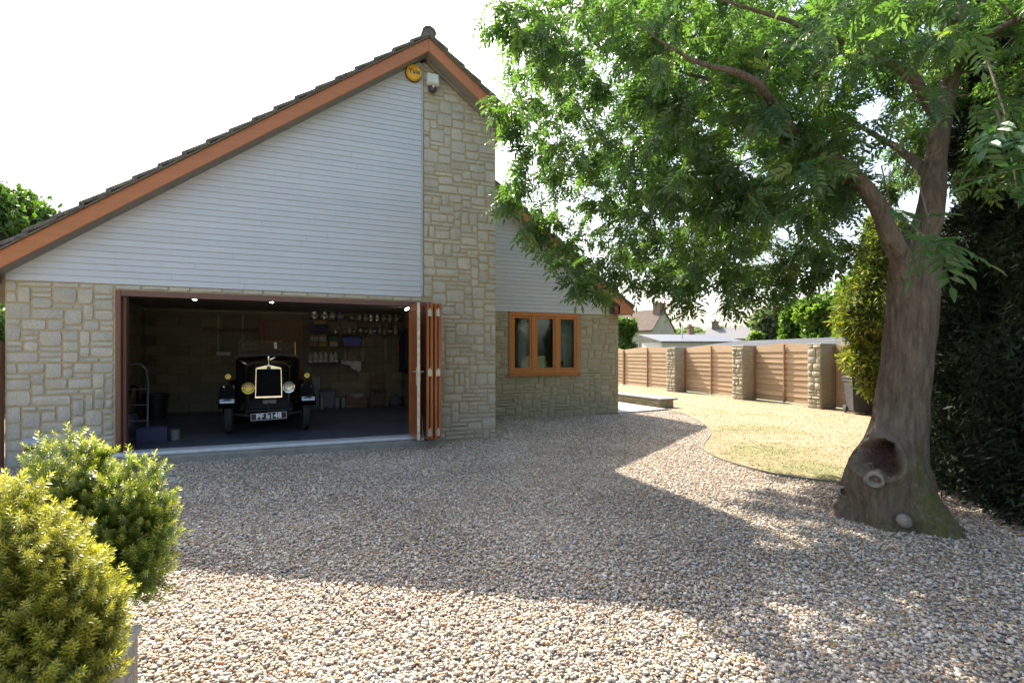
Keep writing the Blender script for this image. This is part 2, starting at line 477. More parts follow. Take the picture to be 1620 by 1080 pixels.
# path beside the house
M_conc = plain('concrete path', (.23,.22,.20), .85, var=.16, scale=5, bump=.3)
for i, (a, b) in enumerate([(10.80, 12.6), (12.612, 14.4), (14.412, 16.2)]):
    mb = MB()
    e0 = .28 if i == 0 else 0
    mb.prism([(7.22, a), (8.93, a+e0), (8.93, b), (7.22, b)], 'z', -.05, .03)
    if i == 0:
        path = thing('path', '', 'path', (7.22, 10.8, 0)); del path['label']; del path['category']; path['kind'] = 'structure'
    obj('paving_slab', mb, M_conc, path, bevel=.006)

# ================================================================== THE HOUSE
Y0, YW = 8.5, 10.77
XL, XP0, XP1, XWR = -3.558, 1.82, 3.13, 7.187
RX, RZ, SL = 1.86, 6.60, 0.722            # ridge of the bargeboard top, pitch
def rake(x, off=0.0): return RZ - SL*abs(x-RX) + off
house = thing('house', 'stone and grey boarded gabled house with an open garage doorway', 'house', (0, Y0, 0))

# -- masonry cores (mortar faces)
mb = MB(); mb.box(XL, -2.40, Y0, Y0+.28, -.3, 2.44)
mb.box(-2.40, 1.98, Y0+.004, Y0+.28, 2.335, 2.44)
obj('front_wall', mb, M_mortar, house)
mb = MB(); mb.prism([(1.96,-.3),(XP1-.012,-.3),(XP1-.012, rake(XP1)-.24),(RX, RZ-.24),(1.80, RZ-.28),(1.80, 2.34),(1.96,2.34)], 'y', Y0, Y0+.3)
obj('stone_pier', mb, M_mortar, house)
mb = MB(); mb.prism([(XL, 2.441), (1.798, 2.441), (1.798, rake(1.798)-.25), (XL, rake(XL)-.25)], 'y', Y0+.03, Y0+.2)
obj('gable_backing', mb, M_soffit, house)
# wing wall with a window opening
WX0, WX1, WZ0, WZ1 = 4.274, 6.082, 1.035, 2.44
mb = MB(); mb.box(3.1, WX0, YW, YW+.3, -.3, 2.47); mb.box(WX1, XWR, YW, YW+.3, -.3, 2.47); mb.box(WX0, WX1, YW, YW+.3, -.3, WZ0)
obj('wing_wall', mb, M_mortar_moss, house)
mb = MB(); mb.prism([(3.1,2.471),(7.17,2.471),(7.17,rake(7.17)-.22),(3.1,rake(3.1)-.22)], 'y', YW+.03, YW+.25)
obj('wing_gable_backing', mb, M_soffit, house)
# closed shell behind
mb = MB(); mb.box(XL, XL+.1, Y0+.28, 20, -.3, 2.6); obj('side_wall', mb, M_mortar, house)
mb = MB(); mb.box(XWR-.3, XWR, YW+.3, 20, -.3, 2.5); obj('side_wall', mb, M_mortar_moss, house)
mb = MB(); mb.box(XP1-.3, XP1-.012, Y0+.3, YW+.3, -.3, rake(XP1)-.3); obj('side_wall', mb, M_mortar, house)
mb = MB(); mb.prism([(XL,-.3),(XWR,-.3),(XWR,rake(XWR)-.25),(RX,RZ-.25),(XL,rake(XL)-.25)], 'y', 19.7, 20); obj('rear_wall', mb, M_mortar, house)

# -- stones
def lay(x0, x1, z0, z1, mod=.071, seed=0, blocked=None, joint=.011, wide=(.12, .35)):
    """squared random rubble: stones of one to three course heights fitted on a fine grid"""
    r = random.Random(seed); u = .02
    nx = int(round((x1-x0)/u)); nz = int(round((z1-z0)/mod)); mod = (z1-z0)/nz
    occ = [[False]*nx for _ in range(nz)]
    if blocked:
        for j in range(nz):
            for i in range(nx):
                if blocked(x0+(i+.5)*u, z0+(j+.5)*mod): occ[j][i] = True
    out = []
    for j in range(nz):
        i = 0
        while i < nx:
            if occ[j][i]: i += 1; continue
            run = 0
            while i+run < nx and not occ[j][i+run]: run += 1
            h = r.choices((1, 2, 3), (.42, .40, .18))[0]
            w = r.uniform(*wide) * (.8 if h == 3 else (1.15 if h == 1 else 1.0))
            wu = max(4, int(w/u))
            if run - wu < 5: wu = run
            if wu*u > wide[1]*1.35: wu = wu//2
            hh = 1
            while hh < h and j+hh < nz and all(not occ[j+hh][i+k] for k in range(wu)): hh += 1
            for jj in range(hh):
                for k in range(wu): occ[j+jj][i+k] = True
            out.append((x0+i*u+joint/2, x0+(i+wu)*u-joint/2, z0+j*mod+joint/2, z0+(j+hh)*mod-joint/2))
            i += wu
    return out
def stone_mb(x0, x1, z0, z1, depth, r, mb=None, plane=0.0, axis='y', sgn=1):
    """a rock-faced stone: pillowed front on a rounded outline, about 40 triangles"""
    mb = mb or MB()
    w, h = x1-x0, z1-z0; e = min(.008, h*.12)
    us = [0, e, w*r.uniform(.24,.4), w*r.uniform(.6,.76), w-e, w]; zs = [0, e, h*r.uniform(.28,.42), h*r.uniform(.58,.72), h-e, h]
    if h < .1: zs = [0, e, h*r.uniform(.4,.6), h-e, h]
    vs = []; m, n = len(us), len(zs)
    sx, sz = r.uniform(-.010,.010), r.uniform(-.010,.010)
    rnd_ = min(w, h)*r.uniform(.02,.075)
    jl, jr, jb, jt = (r.uniform(-.004,.004) for _ in range(4))
    for j, zz in enumerate(zs):
        for i, uu in enumerate(us):
            bu, bz = i in (0, m-1), j in (0, n-1)
            ring = i in (1, m-2) or j in (1, n-2)
            xx = uu + jl*(1-uu/w)*(1-2*zz/h) + jr*(uu/w)*(1-2*zz/h); z_ = zz + jb*(1-zz/h)*(1-2*uu/w) + jt*(zz/h)*(1-2*uu/w)
            if bu or bz: y = .03
            elif ring: y = -depth*r.uniform(.45,.7)
            else: y = -depth*r.uniform(.75,1.5) + (uu/w-.5)*sx + (zz/h-.5)*sz
            if i < 2 or i > m-3:
                if j < 2 or j > n-3:
                    k = rnd_*r.uniform(.6,1.2); xx += k if i < 2 else -k; z_ += (k if j < 2 else -k)*.7
                elif not (bu or bz) or True: xx += r.uniform(-.003,.003)
            elif j < 2 or j > n-3: z_ += r.uniform(-.004,.004)
            if axis == 'y': vs.append((x0+xx, plane+y, z0+z_))
            else: vs.append((plane+sgn*y, x0+xx, z0+z_))
    fs = [(j*m+i, j*m+i+1, (j+1)*m+i+1, (j+1)*m+i) for j in range(n-1) for i in range(m-1)]
    if axis == 'x' and sgn > 0: fs = [tuple(reversed(f)) for f in fs]
    return mb.add(vs, fs)

stones = []     # (rect, plane, material)
for q in lay(XL+.005, -2.405, -.06, 2.415, seed=3): stones.append((q, Y0, M_stone))
def pier_block(x, z): return (x < 1.985 and z < 2.43) or z > rake(x)-.25
for q in lay(1.825, XP1, -.06, 6.4, seed=8, blocked=pier_block): stones.append((q, Y0, M_stone))
def wing_block(x, z): return WX0-.01 < x < WX1+.01 and z > WZ0-.06
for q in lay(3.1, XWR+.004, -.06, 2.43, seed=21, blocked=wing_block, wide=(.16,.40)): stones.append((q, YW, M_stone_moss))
x = -2.40
while x < 1.78:
    w = min(rnd.uniform(.24,.42), 1.82-x); stones.append(((x+.006, x+w-.006, 2.35, 2.415), Y0, M_stone)); x += w
def seen(q):
    (x0, x1, z0, z1), pl, _ = q
    a, b = proj((x0, pl, z0)), proj((x1, pl, z1)); return abs(a[0]-b[0])*abs(a[1]-b[1]) * (0 if (pl == YW and x1 < 3.85) else 1)
stones.sort(key=seen, reverse=True)
rs = random.Random(5)
for q, pl, m in stones[:296]:
    obj('stone', stone_mb(*q, rs.uniform(.017,.028), rs, plane=pl), m, house, smooth='auto', fix=False)
for m in (M_stone, M_stone_moss):
    mb = MB()
    for q, pl, mm in stones[296:]:
        if mm is m: stone_mb(*q, rs.uniform(.014,.026), rs, mb, plane=pl)
    if mb.v: obj('small_stones', mb, m, house, smooth='auto', fix=False, kind='stuff')
# thin lead-dark edge between boards and pier, cover strips of the boarding
mb = MB(); mb.box(1.795, 1.816, Y0-.04, Y0+.02, 2.43, rake(1.8)-.26)
obj('edge_trim', mb, plain('grey trim', (.42,.42,.42), .5), house)

# -- cladding boards: shiplap profile, bottom lip proud
def boards(xl, xr, z0, pitch, plane, m, top, skip=None):
    z = z0; k = 0
    while True:
        zt = z + pitch
        # where the board's mid-line meets the soffit
        zz = z + pitch*.35
        dx = (top - z)/SL
        a = max(xl, RX-dx) if xl < RX else xl
        b = min(xr, RX+dx) if xr > RX else xr
        if zz > top or a >= b-.05: break
        mb = MB()
        prof = [(plane+.02, z), (plane-.018, z), (plane-.020, z+.004), (plane-.016, zt-.009), (plane-.009, zt-.006), (plane-.009, zt-.001), (plane+.02, zt-.001)]
        # long runs are made of two lengths butted with a hairline joint
        cuts = [a, b]
        if b-a > 2.2: cuts = [a, a+(b-a)*rnd.uniform(.3,.7), b]
        for c0, c1 in zip(cuts[:-1], cuts[1:]):
            mb.prism(prof, 'x', c0+(.0012 if c0 != a else 0), c1-(.0012 if c1 != b else 0))
        obj('board', mb, m, house)
        z = zt; k += 1
boards(XL+.012, 1.794, 2.421, .0868, Y0, M_board, RZ-.192)
boards(3.12, 7.16, 2.445, .0868, YW, M_board_wing, RZ-.192)

# -- roof: bargeboards, soffits, tiles
YV, YVW = Y0-.29, YW-.29
def slope_board(x0, x1, off0, off1, y0, y1, plumb=True):
    """board following the rake between vertical offsets off0 and off1"""
    return MB().prism([(x0, rake(x0, off0)), (x1, rake(x1, off0)), (x1, rake(x1, off1)), (x0, rake(x0, off1))], 'y', y0, y1)
XE = -4.05                                      # left eave
obj('bargeboard', slope_board(XE, RX-.001, -.215, 0, YV, YV+.026), M_barge, house, bevel=.003)
obj('bargeboard', slope_board(RX+.001, 3.245, -.215, 0, YV, YV+.026), M_barge, house, bevel=.003)
obj('bargeboard', slope_board(3.2, 7.40, -.205, 0, YVW, YVW+.026), M_barge, house, bevel=.003)
# box end of the wing eave and its timber return
mb = MB().prism([(7.04,2.455),(7.40,2.455),(7.40,rake(7.40)-.01),(7.04,rake(7.04,-.2))], 'y', YVW-.012, YVW-.001); obj('eave_box', mb, M_barge, house, bevel=.003)
mb = MB().box(6.93, 7.045, YVW+.03, YW-.03, 2.46, 2.66); obj('bracket', mb, M_frame, house, bevel=.004)
mb = MB().box(7.05, 7.39, YVW+.027, 19.9, 2.44, 2.455); obj('soffit', mb, M_soffit, house)
mb = MB().box(7.401, 7.425, YVW, 19.9, 2.455, rake(7.41)); obj('fascia', mb, M_barge, house)
for a, b, y0, y1 in ((XE, RX-.001, YV+.027, Y0-.026), (RX+.001, 3.22, YV+.027, Y0-.022), (3.2, 7.15, YVW+.027, YW-.026)):
    obj('soffit', slope_board(a, b, -.205, -.185, y0, y1), M_soffit, house)
# strip of trim where the soffit meets the pier
obj('soffit_trim', slope_board(RX+.03, 3.15, -.265, -.206, Y0-.06, Y0-.03), M_soffit, house)
obj('roof_deck', MB().prism([(XE,rake(XE)-.14),(RX,RZ-.14),(RX,RZ+.0),(XE,rake(XE))], 'y', YV+.027, 20), M_soffit, house)
obj('roof_deck', MB().prism([(RX,RZ-.14),(3.23,rake(3.23)-.14),(3.23,rake(3.23)),(RX,RZ)], 'y', YV+.027, YVW+.02), M_soffit, house)
obj('roof_deck', MB().prism([(RX,RZ-.14),(7.40,rake(7.40)-.14),(7.40,rake(7.40)),(RX,RZ)], 'y', YVW+.027, 20), M_soffit, house)
M_bed = plain('verge mortar', (.15,.14,.12), .95, var=.25, scale=30, bump=.6)
obj('verge_mortar', slope_board(XE-.02, RX, .001, .022, YV-.035, YV+.2), M_bed, house)
obj('verge_mortar', slope_board(RX, 3.30, .001, .022, YV-.035, YV+.2), M_bed, house)
obj('verge_mortar', slope_board(3.2, 7.44, .001, .022, YVW-.035, YVW+.2), M_bed, house)
def verge_tiles(xs, xe, y, sgn):
    """single tiles along the verge, each lapping the one below so that the edge steps"""
    L = abs(xe-xs); n = max(1, round(L/.283)); st = (xe-xs)/n
    for i in range(n):
        a = xs+st*i; b = a+st*1.22                # from the lower end up
        if (sgn < 0 and b > RX) or (sgn > 0 and b < RX): b = RX
        j = rs.uniform(-.006,.006); yy = y-.05+rs.uniform(-.008,.008)
        th = .048
        lo, hi = rake(a)+.052+j, rake(b)+.008+j
        mb = MB().prism([(a, lo), (b, hi), (b, hi+th), (a, lo+th)], 'y', yy, yy+.33)
        obj('roof_tile', mb, M_tile, house, bevel=.006)
    return n
verge_tiles(XE-.06, RX-.03, YV, -1); verge_tiles(3.32, RX+.03, YV, 1); verge_tiles(7.455, 3.18, YVW, 1)
def field(xs, xe, y0, y1):
    mb = MB(); L = abs(xe-xs); n = round(L/.283); st = (xe-xs)/n
    for i in range(n):
        a = xs+st*i; b = a+st*1.2
        if (st > 0 and b > RX): b = RX
        if (st < 0 and b < RX): b = RX
        lo, hi = rake(a)+.066, rake(b)+.040
        y = y0
        while y < y1-.02:
            j = rs.uniform(-.004,.004)
            mb.prism([(a, lo+j), (b, hi+j), (b, hi+.04+j), (a, lo+.04+j)], 'y', y+.002, min(y+.328, y1)); y += .33
    obj('tile_courses', mb, M_tile, house, kind='stuff', fix=False)
field(XE-.06, RX-.03, YV+.29, 19.9); field(3.32, RX+.03, YV+.29, YVW); field(7.455, RX+.03, YVW+.29, 19.9)
y = YV-.05; k = 0
ridge_me = None
while y < 19.8:
    mb = MB(); pr = [(math.cos(a)*.118, math.sin(a)*.115) for a in [math.pi*i/10 for i in range(11)]]
    pr2 = [(p[0]*.82, p[1]*.8) for p in pr]
    mb.prism([(p[0]+RX, p[1]+RZ+.055) for p in pr] + [(p[0]+RX, p[1]+RZ+.055) for p in reversed(pr2)], 'y', y, y+.445)
    o = obj('ridge_tile', mb, M_tile, house, smooth='auto'); y += .45; k += 1
mb = MB().prism([(RX-.11,RZ+.02),(RX+.11,RZ+.02),(RX+.08,RZ+.12),(RX,RZ+.15),(RX-.08,RZ+.12)], 'y', YV-.03, 19.8); obj('ridge_bedding', mb, M_bed, house)
# gutters
M_gut = plain('black gutter', (.02,.02,.022), .35)
def gutter(x, z, y0, y1):
    pr = [(x+math.cos(a)*.058, z+math.sin(a)*.058) for a in [math.pi+math.pi*i/8 for i in range(9)]]
    pi_ = [(x+math.cos(a)*.050, z+math.sin(a)*.050) for a in [2*math.pi-math.pi*i/8 for i in range(9)]]
    obj('gutter', MB().prism(pr+pi_, 'y', y0, y1), M_gut, house)
gutter(7.487, rake(7.42)-.03, YVW-.02, 19.8); gutter(3.325, rake(3.26)-.05, YV+.0, YVW-.05)
obj('soffit', MB().box(XP1+.01, 3.262, YV+.03, YVW-.02, rake(3.245)-.26, rake(3.245)-.245), M_soffit, house)
obj('fascia', MB().box(3.246, 3.266, YV+.0, YVW-.02, rake(3.245)-.244, rake(3.245)-.005), M_barge, house)
mb = MB().box(XL-.085, XL-.01, YV+.05, Y0-.03, 2.36, 2.52); obj('bracket', mb, M_frame, house, bevel=.004)

# -- garage doorway
FX0, FX1, FZ0, FZ1 = -2.396, 1.975, .10, 2.338
mb = MB().box(FX0, FX0+.062, Y0-.02, Y0+.10, FZ0, FZ1); obj('door_frame', mb, M_frame, house, bevel=.004)
mb = MB().box(FX0+.064, FX0+.105, Y0+.05, Y0+.16, FZ0+.036, FZ1-.07); obj('door_frame', mb, M_frame, house, bevel=.004)
mb = MB().box(FX1-.062, FX1, Y0-.02, Y0+.10, FZ0, FZ1); obj('door_frame', mb, M_frame, house, bevel=.004)
mb = MB().box(FX0+.063, FX1-.063, Y0-.02, Y0+.10, 2.262, FZ1); obj('door_head', mb, wood_mat('brown head timber', (.12,.055,.035), (.17,.075,.05), 'x', .5, 1, .12, per=.05), house, bevel=.004)
obj('door_threshold', MB().box(-2.62, 2.02, Y0-.34, Y0-.003, -.12, .085), plain('threshold concrete', (.25,.235,.20), .9, var=.2, scale=6, bump=.4), house, bevel=.01)
obj('door_sill', MB().box(FX0-.03, 1.9, Y0-.15, Y0+.12, .0855, .128), plain('pale metal sill', (.62,.63,.64), .4, .25, var=.08), house, bevel=.004)

# -- door leaves folded back at the right
M_steel = plain('brushed steel', (.50,.49,.46), .35, .9, var=.06)
M_edge = plain('pale leaf edge', (.66,.58,.45), .5, var=.25, scale=14)
def leaf(x0, x1, yn, yf, first=False):
    z0, z1 = .150, 2.262
    o = obj('door_leaf', MB().box(x0, x1, yn, yf, z0, z1), M_door_wood, house, bevel=.003)
    xm = x0-.004
    if first:
        # raised stiles and rails with two sunk panels on the visible face
        for a, b, c, d in ((yn, yn+.10, z0, z1), (yf-.10, yf, z0, z1), (yn+.10, yf-.10, z0, z0+.22), (yn+.10, yf-.10, .86, .98), (yn+.10, yf-.10, z1-.12, z1)):
            obj('rail', MB().box(x0-.016, x0-.001, a+.001, b-.001, c+.001, d-.001), M_door_wood, o, bevel=.003)
        obj('leaf_edge', MB().box(x0-.014, x1-.006, yn-.004, yn-.0005, z0+.01, z1-.005), M_edge, o)
        obj('lock_plate', MB().box(x0-.0235, x0-.0165, yn+.012, yn+.075, 1.00, 1.27), M_steel, o, bevel=.002)
        obj('lock_plate', MB().box(x1+.0005, x1+.006, yn+.015, yn+.055, 1.02, 1.26), M_steel, o, bevel=.002)
        for s_, xb in ((-1, x0-.02), (1, x1+.004)):
            yb = yn+.033
            obj('handle', MB().tube([(xb, yb, 1.20), (xb+s_*.05, yb, 1.20), (xb+s_*.055, yb+.02, 1.20), (xb+s_*.055, yb+.11, 1.195)], [.012]*4, 8), M_steel, o, smooth='auto')
        obj('key_barrel', MB().tube([(x0-.03, yn+.033, 1.08), (x0-.02, yn+.033, 1.08)], .011, 10), M_steel, o, smooth='auto')
        for zz in (.26, .5, .95, 1.7, 2.0):
            obj('lock_bolt', MB().box(x0+.01, x1-.018, yn-.008, yn-.0045, zz, zz+.03), plain('dark brass', (.16,.12,.07), .4, .7), o)
    return o
def leaf_hinges(o, xa, xb, y):
    for zz in (.20, 1.13, 2.06):
        mb = MB().box(xa+.022, xb-.022, y-.007, y-.0005, zz, zz+.10)
        mb.tube([((xa+xb)/2, y-.010, zz-.005), ((xa+xb)/2, y-.010, zz+.125)], .011, 8)
        obj('hinge', mb, M_steel, o, smooth='auto')
leaf(1.600, 1.634, 7.79, 8.47, True)
l1 = leaf(1.742, 1.785, 7.84, 8.46); l2 = leaf(1.805, 1.848, 7.84, 8.46); l3 = leaf(1.872, 1.915, 7.84, 8.46); l4 = leaf(1.934, 1.977, 7.84, 8.46)
leaf_hinges(l1, 1.742, 1.848, 7.84); leaf_hinges(l3, 1.872, 1.977, 7.84)
obj('door_bolt', MB().tube([(1.69, 7.86, .17), (1.68, 7.88, .50), (1.66, 7.90, .52)], .006, 6).box(1.655,1.70,7.84,7.9,.142,.17), M_steel, house)

# -- garage interior: floor, block walls, ceiling
GX0, GX1, GY1, GC = XL+.115, 2.46, 14.15, 2.56
t = NT('painted garage floor'); v = t.coord(); n = t.noise(v, 1.3, 5); n2 = t.noise(v, 14, 5)
M_gfloor = t.set(t.ramp(t.math('ADD', t.math('MULTIPLY', n, .7), t.math('MULTIPLY', n2, .3)), [(.35, (.050,.058,.075)), (.65, (.085,.096,.118))]), t.ramp(n, [(.3, .32), (.7, .55)]))
setting(obj('garage_floor', MB().box(XL+.1, 2.52, Y0+.125, 14.2, -.1, .1045), M_gfloor, house), 'structure')
obj('garage_ceiling', MB().box(XL+.1, 3.10, Y0+.02, 19.7, GC, GC+.02), plain('garage ceiling', (.30,.28,.25), .8), house)
t = NT('garage block'); v = t.coord(); n = t.noise(v, 60, 5, .7); n2 = t.noise(v, 3, 4)
t.bump(n, .6, .005)
M_block = t.set(t.mix(.4, t.ramp(t.orand(), [(0, (.215,.185,.125)), (1, (.29,.25,.17))]), t.ramp(n2, [(.3, .7), (.7, 1.0)]), 'MULTIPLY'), .95)
M_blockjoint = plain('block joint', (.15,.13,.09), .95)
bw = obj('garage_back_wall', MB().box(GX0-.01, GX1+.1, GY1+.012, GY1+.1, .1, GC), M_blockjoint, house)
block_me = None
def block_run(parent, axis, plane, a0, a1, sgn):
    global block_me
    bl, bh = .45, .225
    if block_me is None:
        mb0 = MB().box(-.219, .219, 0, .02, 0, .213); bo = obj('block', mb0, M_block, parent, local=True, bevel=.004); block_me = bo.data
        bpy.data.objects.remove(bo)
    inv = ROOT[house].inverted()
    for j in range(11):
        a = a0 + (bl/2 if j % 2 else 0) + bl/2
        while a < a1-.2:
            o = bpy.data.objects.new('block', block_me); COL.objects.link(o); o.parent = parent
            zz = .108+j*bh
            p = (a, plane, zz) if axis == 'y' else (plane, a, zz)
            o.location = inv @ Vector(p)
            if axis == 'x': o.rotation_euler = (0, 0, sgn*math.pi/2)
            a += bl
block_run(bw, 'y', GY1, GX0, GX1+.2, 1)
lw = obj('garage_side_wall', MB().box(GX0-.012, GX0-.003, Y0+.29, GY1+.01, .1, GC), M_blockjoint, house)
block_run(lw, 'x', GX0+.017, 10.4, GY1, 1)
rw = obj('garage_side_wall', MB().box(GX1+.003, GX1+.08, Y0+.29, GY1+.01, .1, GC), M_blockjoint, house)
block_run(rw, 'x', GX1-.0, 10.2, GY1, -1)
obj('wall_batten', MB().box(GX0+.02, GX1-.02, GY1-.035, GY1-.002, 2.495, 2.535), plain('pale batten', (.34,.31,.25), .7), house)
obj('wall_batten', MB().box(GX0+.021, GX0+.05, Y0+.35, GY1-.04, 2.495, 2.535), plain('pale batten', (.34,.31,.25), .7), house)
# inner door in the back wall
dx0, dx1 = -1.05, -.05
obj('inner_door_frame', MB().box(dx0, dx0+.08, GY1-.05, GY1-.001, .105, 2.36).box(dx1-.08, dx1, GY1-.05, GY1-.001, .105, 2.36).box(dx0+.081, dx1-.081, GY1-.05, GY1-.001, 2.28, 2.36), M_inside_door, house, bevel=.004)
idr = obj('inner_door', MB().box(dx0+.083, dx1-.083, GY1-.03, GY1-.002, .11, 2.277), M_inside_door, house, bevel=.003)
for a, b in ((.30,1.0), (1.15,2.12)):
    for q0, q1 in ((dx0+.17, (dx0+dx1)/2-.04), ((dx0+dx1)/2+.04, dx1-.17)):
        obj('door_panel', MB().box(q0, q1, GY1-.042, GY1-.031, a, b), M_inside_door, idr, bevel=.008)
# ceiling lights that are on
M_spot = emit_mat('lit spot', (1,.96,.9), 30)
for px, py in ((308,473), (430,477), (542,479)):
    p = on_z(px, py, GC-.012)
    L = thing('ceiling_spotlight', {308: 'small lit ceiling spotlight above the left of the garage', 430: 'small lit ceiling spotlight above the vintage car radiator', 542: 'small lit ceiling spotlight above the garage shelves'}[px], 'ceiling light', (p.x, p.y, GC-.02), 0, 'lit spotlights in the garage ceiling')
    obj('bezel', MB().lathe([(.035,0),(.05,-.002),(.052,.008),(.05,.018)], 16), plain('white plastic', (.7,.7,.68), .4), L, local=True)
    obj('lamp', MB().lathe([(0,-.012),(.02,-.011),(.033,-.004),(.034,.004)], 14), M_spot, L, local=True)
p = on_z(640, 487, GC-.06)
L = thing('strip_light', 'lit fluorescent strip light on the ceiling beside the folded doors', 'strip light', (2.13, p.y, GC-.002))
obj('housing', MB().box(-.035,.035,-.35,.35,-.05,0), plain('white plastic', (.7,.7,.68), .4), L, local=True, bevel=.004)
obj('tube', MB().tube([(0,-.34,-.068),(0,.34,-.068)], .016, 10), emit_mat('lit tube', (.95,1,.85), 9), L, local=True)

# -- wing window
Wn = obj('window', MB().box(WX0, WX0+.09, YW-.03, YW+.06, WZ0, WZ1).box(WX1-.09, WX1, YW-.03, YW+.06, WZ0, WZ1).box(WX0+.0905, WX1-.0905, YW-.03, YW+.06, WZ1-.09, WZ1).box(WX0+.0905, WX1-.0905, YW-.03, YW+.06, WZ0, WZ0+.08)
         .box(4.83, 4.93, YW-.03, YW+.06, WZ0+.0805, WZ1-.0905).box(5.43, 5.53, YW-.03, YW+.06, WZ0+.0805, WZ1-.0905), M_window_wood, house, bevel=.004)
obj('window_sill', MB().prism([(YW+.02,WZ0-.045),(YW-.085,WZ0-.05),(YW-.085,WZ0-.018),(YW-.031,WZ0-.001),(YW+.02,WZ0-.001)], 'x', WX0-.03, WX1+.03), M_window_wood, Wn, bevel=.003)
for a, b in ((WX0+.0905, 4.8295), (4.9305, 5.4295), (5.5305, WX1-.0905)):
    z0, z1 = WZ0+.0805, WZ1-.0905; s_ = .05
    obj('casement', MB().box(a+.002, a+s_, YW-.02, YW+.03, z0+.002, z1-.002).box(b-s_, b-.002, YW-.02, YW+.03, z0+.002, z1-.002).box(a+s_+.0004, b-s_-.0004, YW-.02, YW+.03, z1-s_, z1-.002).box(a+s_+.0004, b-s_-.0004, YW-.02, YW+.03, z0+.002, z0+s_), M_window_wood, Wn, bevel=.004)
    obj('pane', MB().box(a+s_-.004, b-s_+.004, YW+.002, YW+.010, z0+s_-.004, z1-s_+.004), M_glass, Wn)
# room behind the window
obj('room', MB().box(3.5, 7.0, 13.6, 13.7, .3, 2.55).box(3.5, 3.6, YW+.31, 13.6, .3, 2.55).box(6.9, 6.96, YW+.31, 13.6, .3, 2.55).box(3.6, 6.9, YW+.31, 13.6, .3, .4).box(3.6,6.9,YW+.31,13.6,2.47,2.55), plain('room plaster', (.22,.21,.19), .8), house)
def curtain(x0, x1, y, z0, z1, m, lab):
    mb = MB(); n = 36; vs = []; 
    for i in range(n+1):
        u = x0+(x1-x0)*i/n; w = .035*math.sin(i*1.35)+.012*math.sin(i*.6)
        vs += [(u+.3*(0), y+w, z0), (u, y+w*.8, z1), (u, y+w*.8+.006, z1), (u, y+w+.006, z0)]
    fs = []
    for i in range(n):
        for k in range(4): fs.append((i*4+k, i*4+(k+1)%4, (i+1)*4+(k+1)%4, (i+1)*4+k))
    mb.add(vs, fs); o = obj('curtain', mb, m, smooth=True); tag(o, lab, 'curtain', 'curtains in the wing window'); return o
curtain(5.70, 6.10, YW+.24, 1.0, 2.44, plain('pale curtain', (.55,.60,.62), .9, var=.1), 'pale blue grey curtain hanging behind the right hand window pane')
curtain(4.62, 4.80, YW+.26, 1.0, 2.44, plain('white curtain', (.65,.65,.64), .9, var=.1), 'white curtain gathered behind the left hand window pane')
tag(obj('glazed_screen', MB().box(5.10,5.14,12.3,12.36,.41,2.3).box(5.36,5.40,12.3,12.36,.41,2.3).box(5.141,5.359,12.31,12.35,.6,2.2), plain('pale screen', (.66,.72,.78), .5)), 'pale blue room divider seen through the middle window pane', 'screen')
mb = MB().lathe([(.055,0),(.075,.11),(.07,.11),(.05,.02)], 14)
for px_, py_, lab in ((5.28, YW+.2, 'dark leafed house plant in a pot behind the middle window pane'), (5.68, YW+.19, 'yellow green house plant in a pot behind the right window pane')):
    T = thing('house_plant', lab, 'house plant', (px_, py_, WZ0+.03), 0, 'plants on the window ledge')
    obj('pot', MB().lathe([(.045,0),(.06,.09),(.055,.09),(.04,.02)], 14), plain('dark pot', (.05,.05,.06), .4), T, local=True)
    mb = MB()
    for i in range(26):
        a = rs.uniform(0, 6.28); r_ = rs.uniform(.03,.12); h_ = rs.uniform(.12,.28)
        b0 = Vector((0,0,.08)); tip = Vector((math.cos(a)*r_, math.sin(a)*r_, h_)); sd_ = Vector((-math.sin(a), math.cos(a), 0))*.014; md = b0.lerp(tip, .6)+Vector((0,0,.03))
        mb.add([b0, md+sd_, tip, md-sd_], [(0,1,2,3)])
    obj('leaves', mb, leaf_mat('house plant leaf '+lab[:4], [(0,(.05,.09,.02)),(1,(.16,.20,.03) if 'yellow' in lab else (.06,.10,.03))]), T, local=True, fix=False)
obj('window_board', MB().box(WX0, WX1, YW+.061, YW+.30, WZ0-.005, WZ0+.028), plain('white board', (.5,.5,.48), .5), Wn)

# -- things on the gable
bb = thing('alarm_box', 'round yellow burglar alarm box high on the grey boarded gable', 'alarm box', (1.66, Y0-.025, 6.10))
rot = Matrix.Rotation(R(90), 3, 'X')
obj('back_plate', MB().lathe([(0,0),(.135,0),(.135,.03),(0,.03)], 28, rot=rot), plain('black plastic', (.025,.025,.028), .4), bb, local=True, smooth='auto')
obj('cover', MB().lathe([(.128,.031),(.128,.070),(.122,.082),(.114,.088),(0,.0885)], 28, rot=rot), plain('yellow plastic', (.72,.38,.015), .35, var=.06), bb, local=True, smooth='auto')
def text_obj(name, body, size, loc, m, parent, rot=(R(90),0,0), extrude=.001, sx=1.0, bold=0.0):
    cu = bpy.data.curves.new(name, 'FONT'); cu.body = body; cu.size = size; cu.align_x = 'CENTER'; cu.align_y = 'CENTER'; cu.extrude = extrude; cu.offset = bold
    tmp = bpy.data.objects.new(name, cu); COL.objects.link(tmp)
    dg = bpy.context.evaluated_depsgraph_get(); me = bpy.data.meshes.new_from_object(tmp.evaluated_get(dg))
    bpy.data.objects.remove(tmp); bpy.data.curves.remove(cu)
    me.materials.clear(); me.materials.append(m)
    o = bpy.data.objects.new(name, me); COL.objects.link(o); o.parent = parent; o.location = loc; o.rotation_euler = rot; o.scale = (sx, 1, 1)
    return o
text_obj('lettering', 'Yale', .108, (0,-.0895,.0), plain('black print', (.02,.018,.015), .5), bb, bold=.0015)
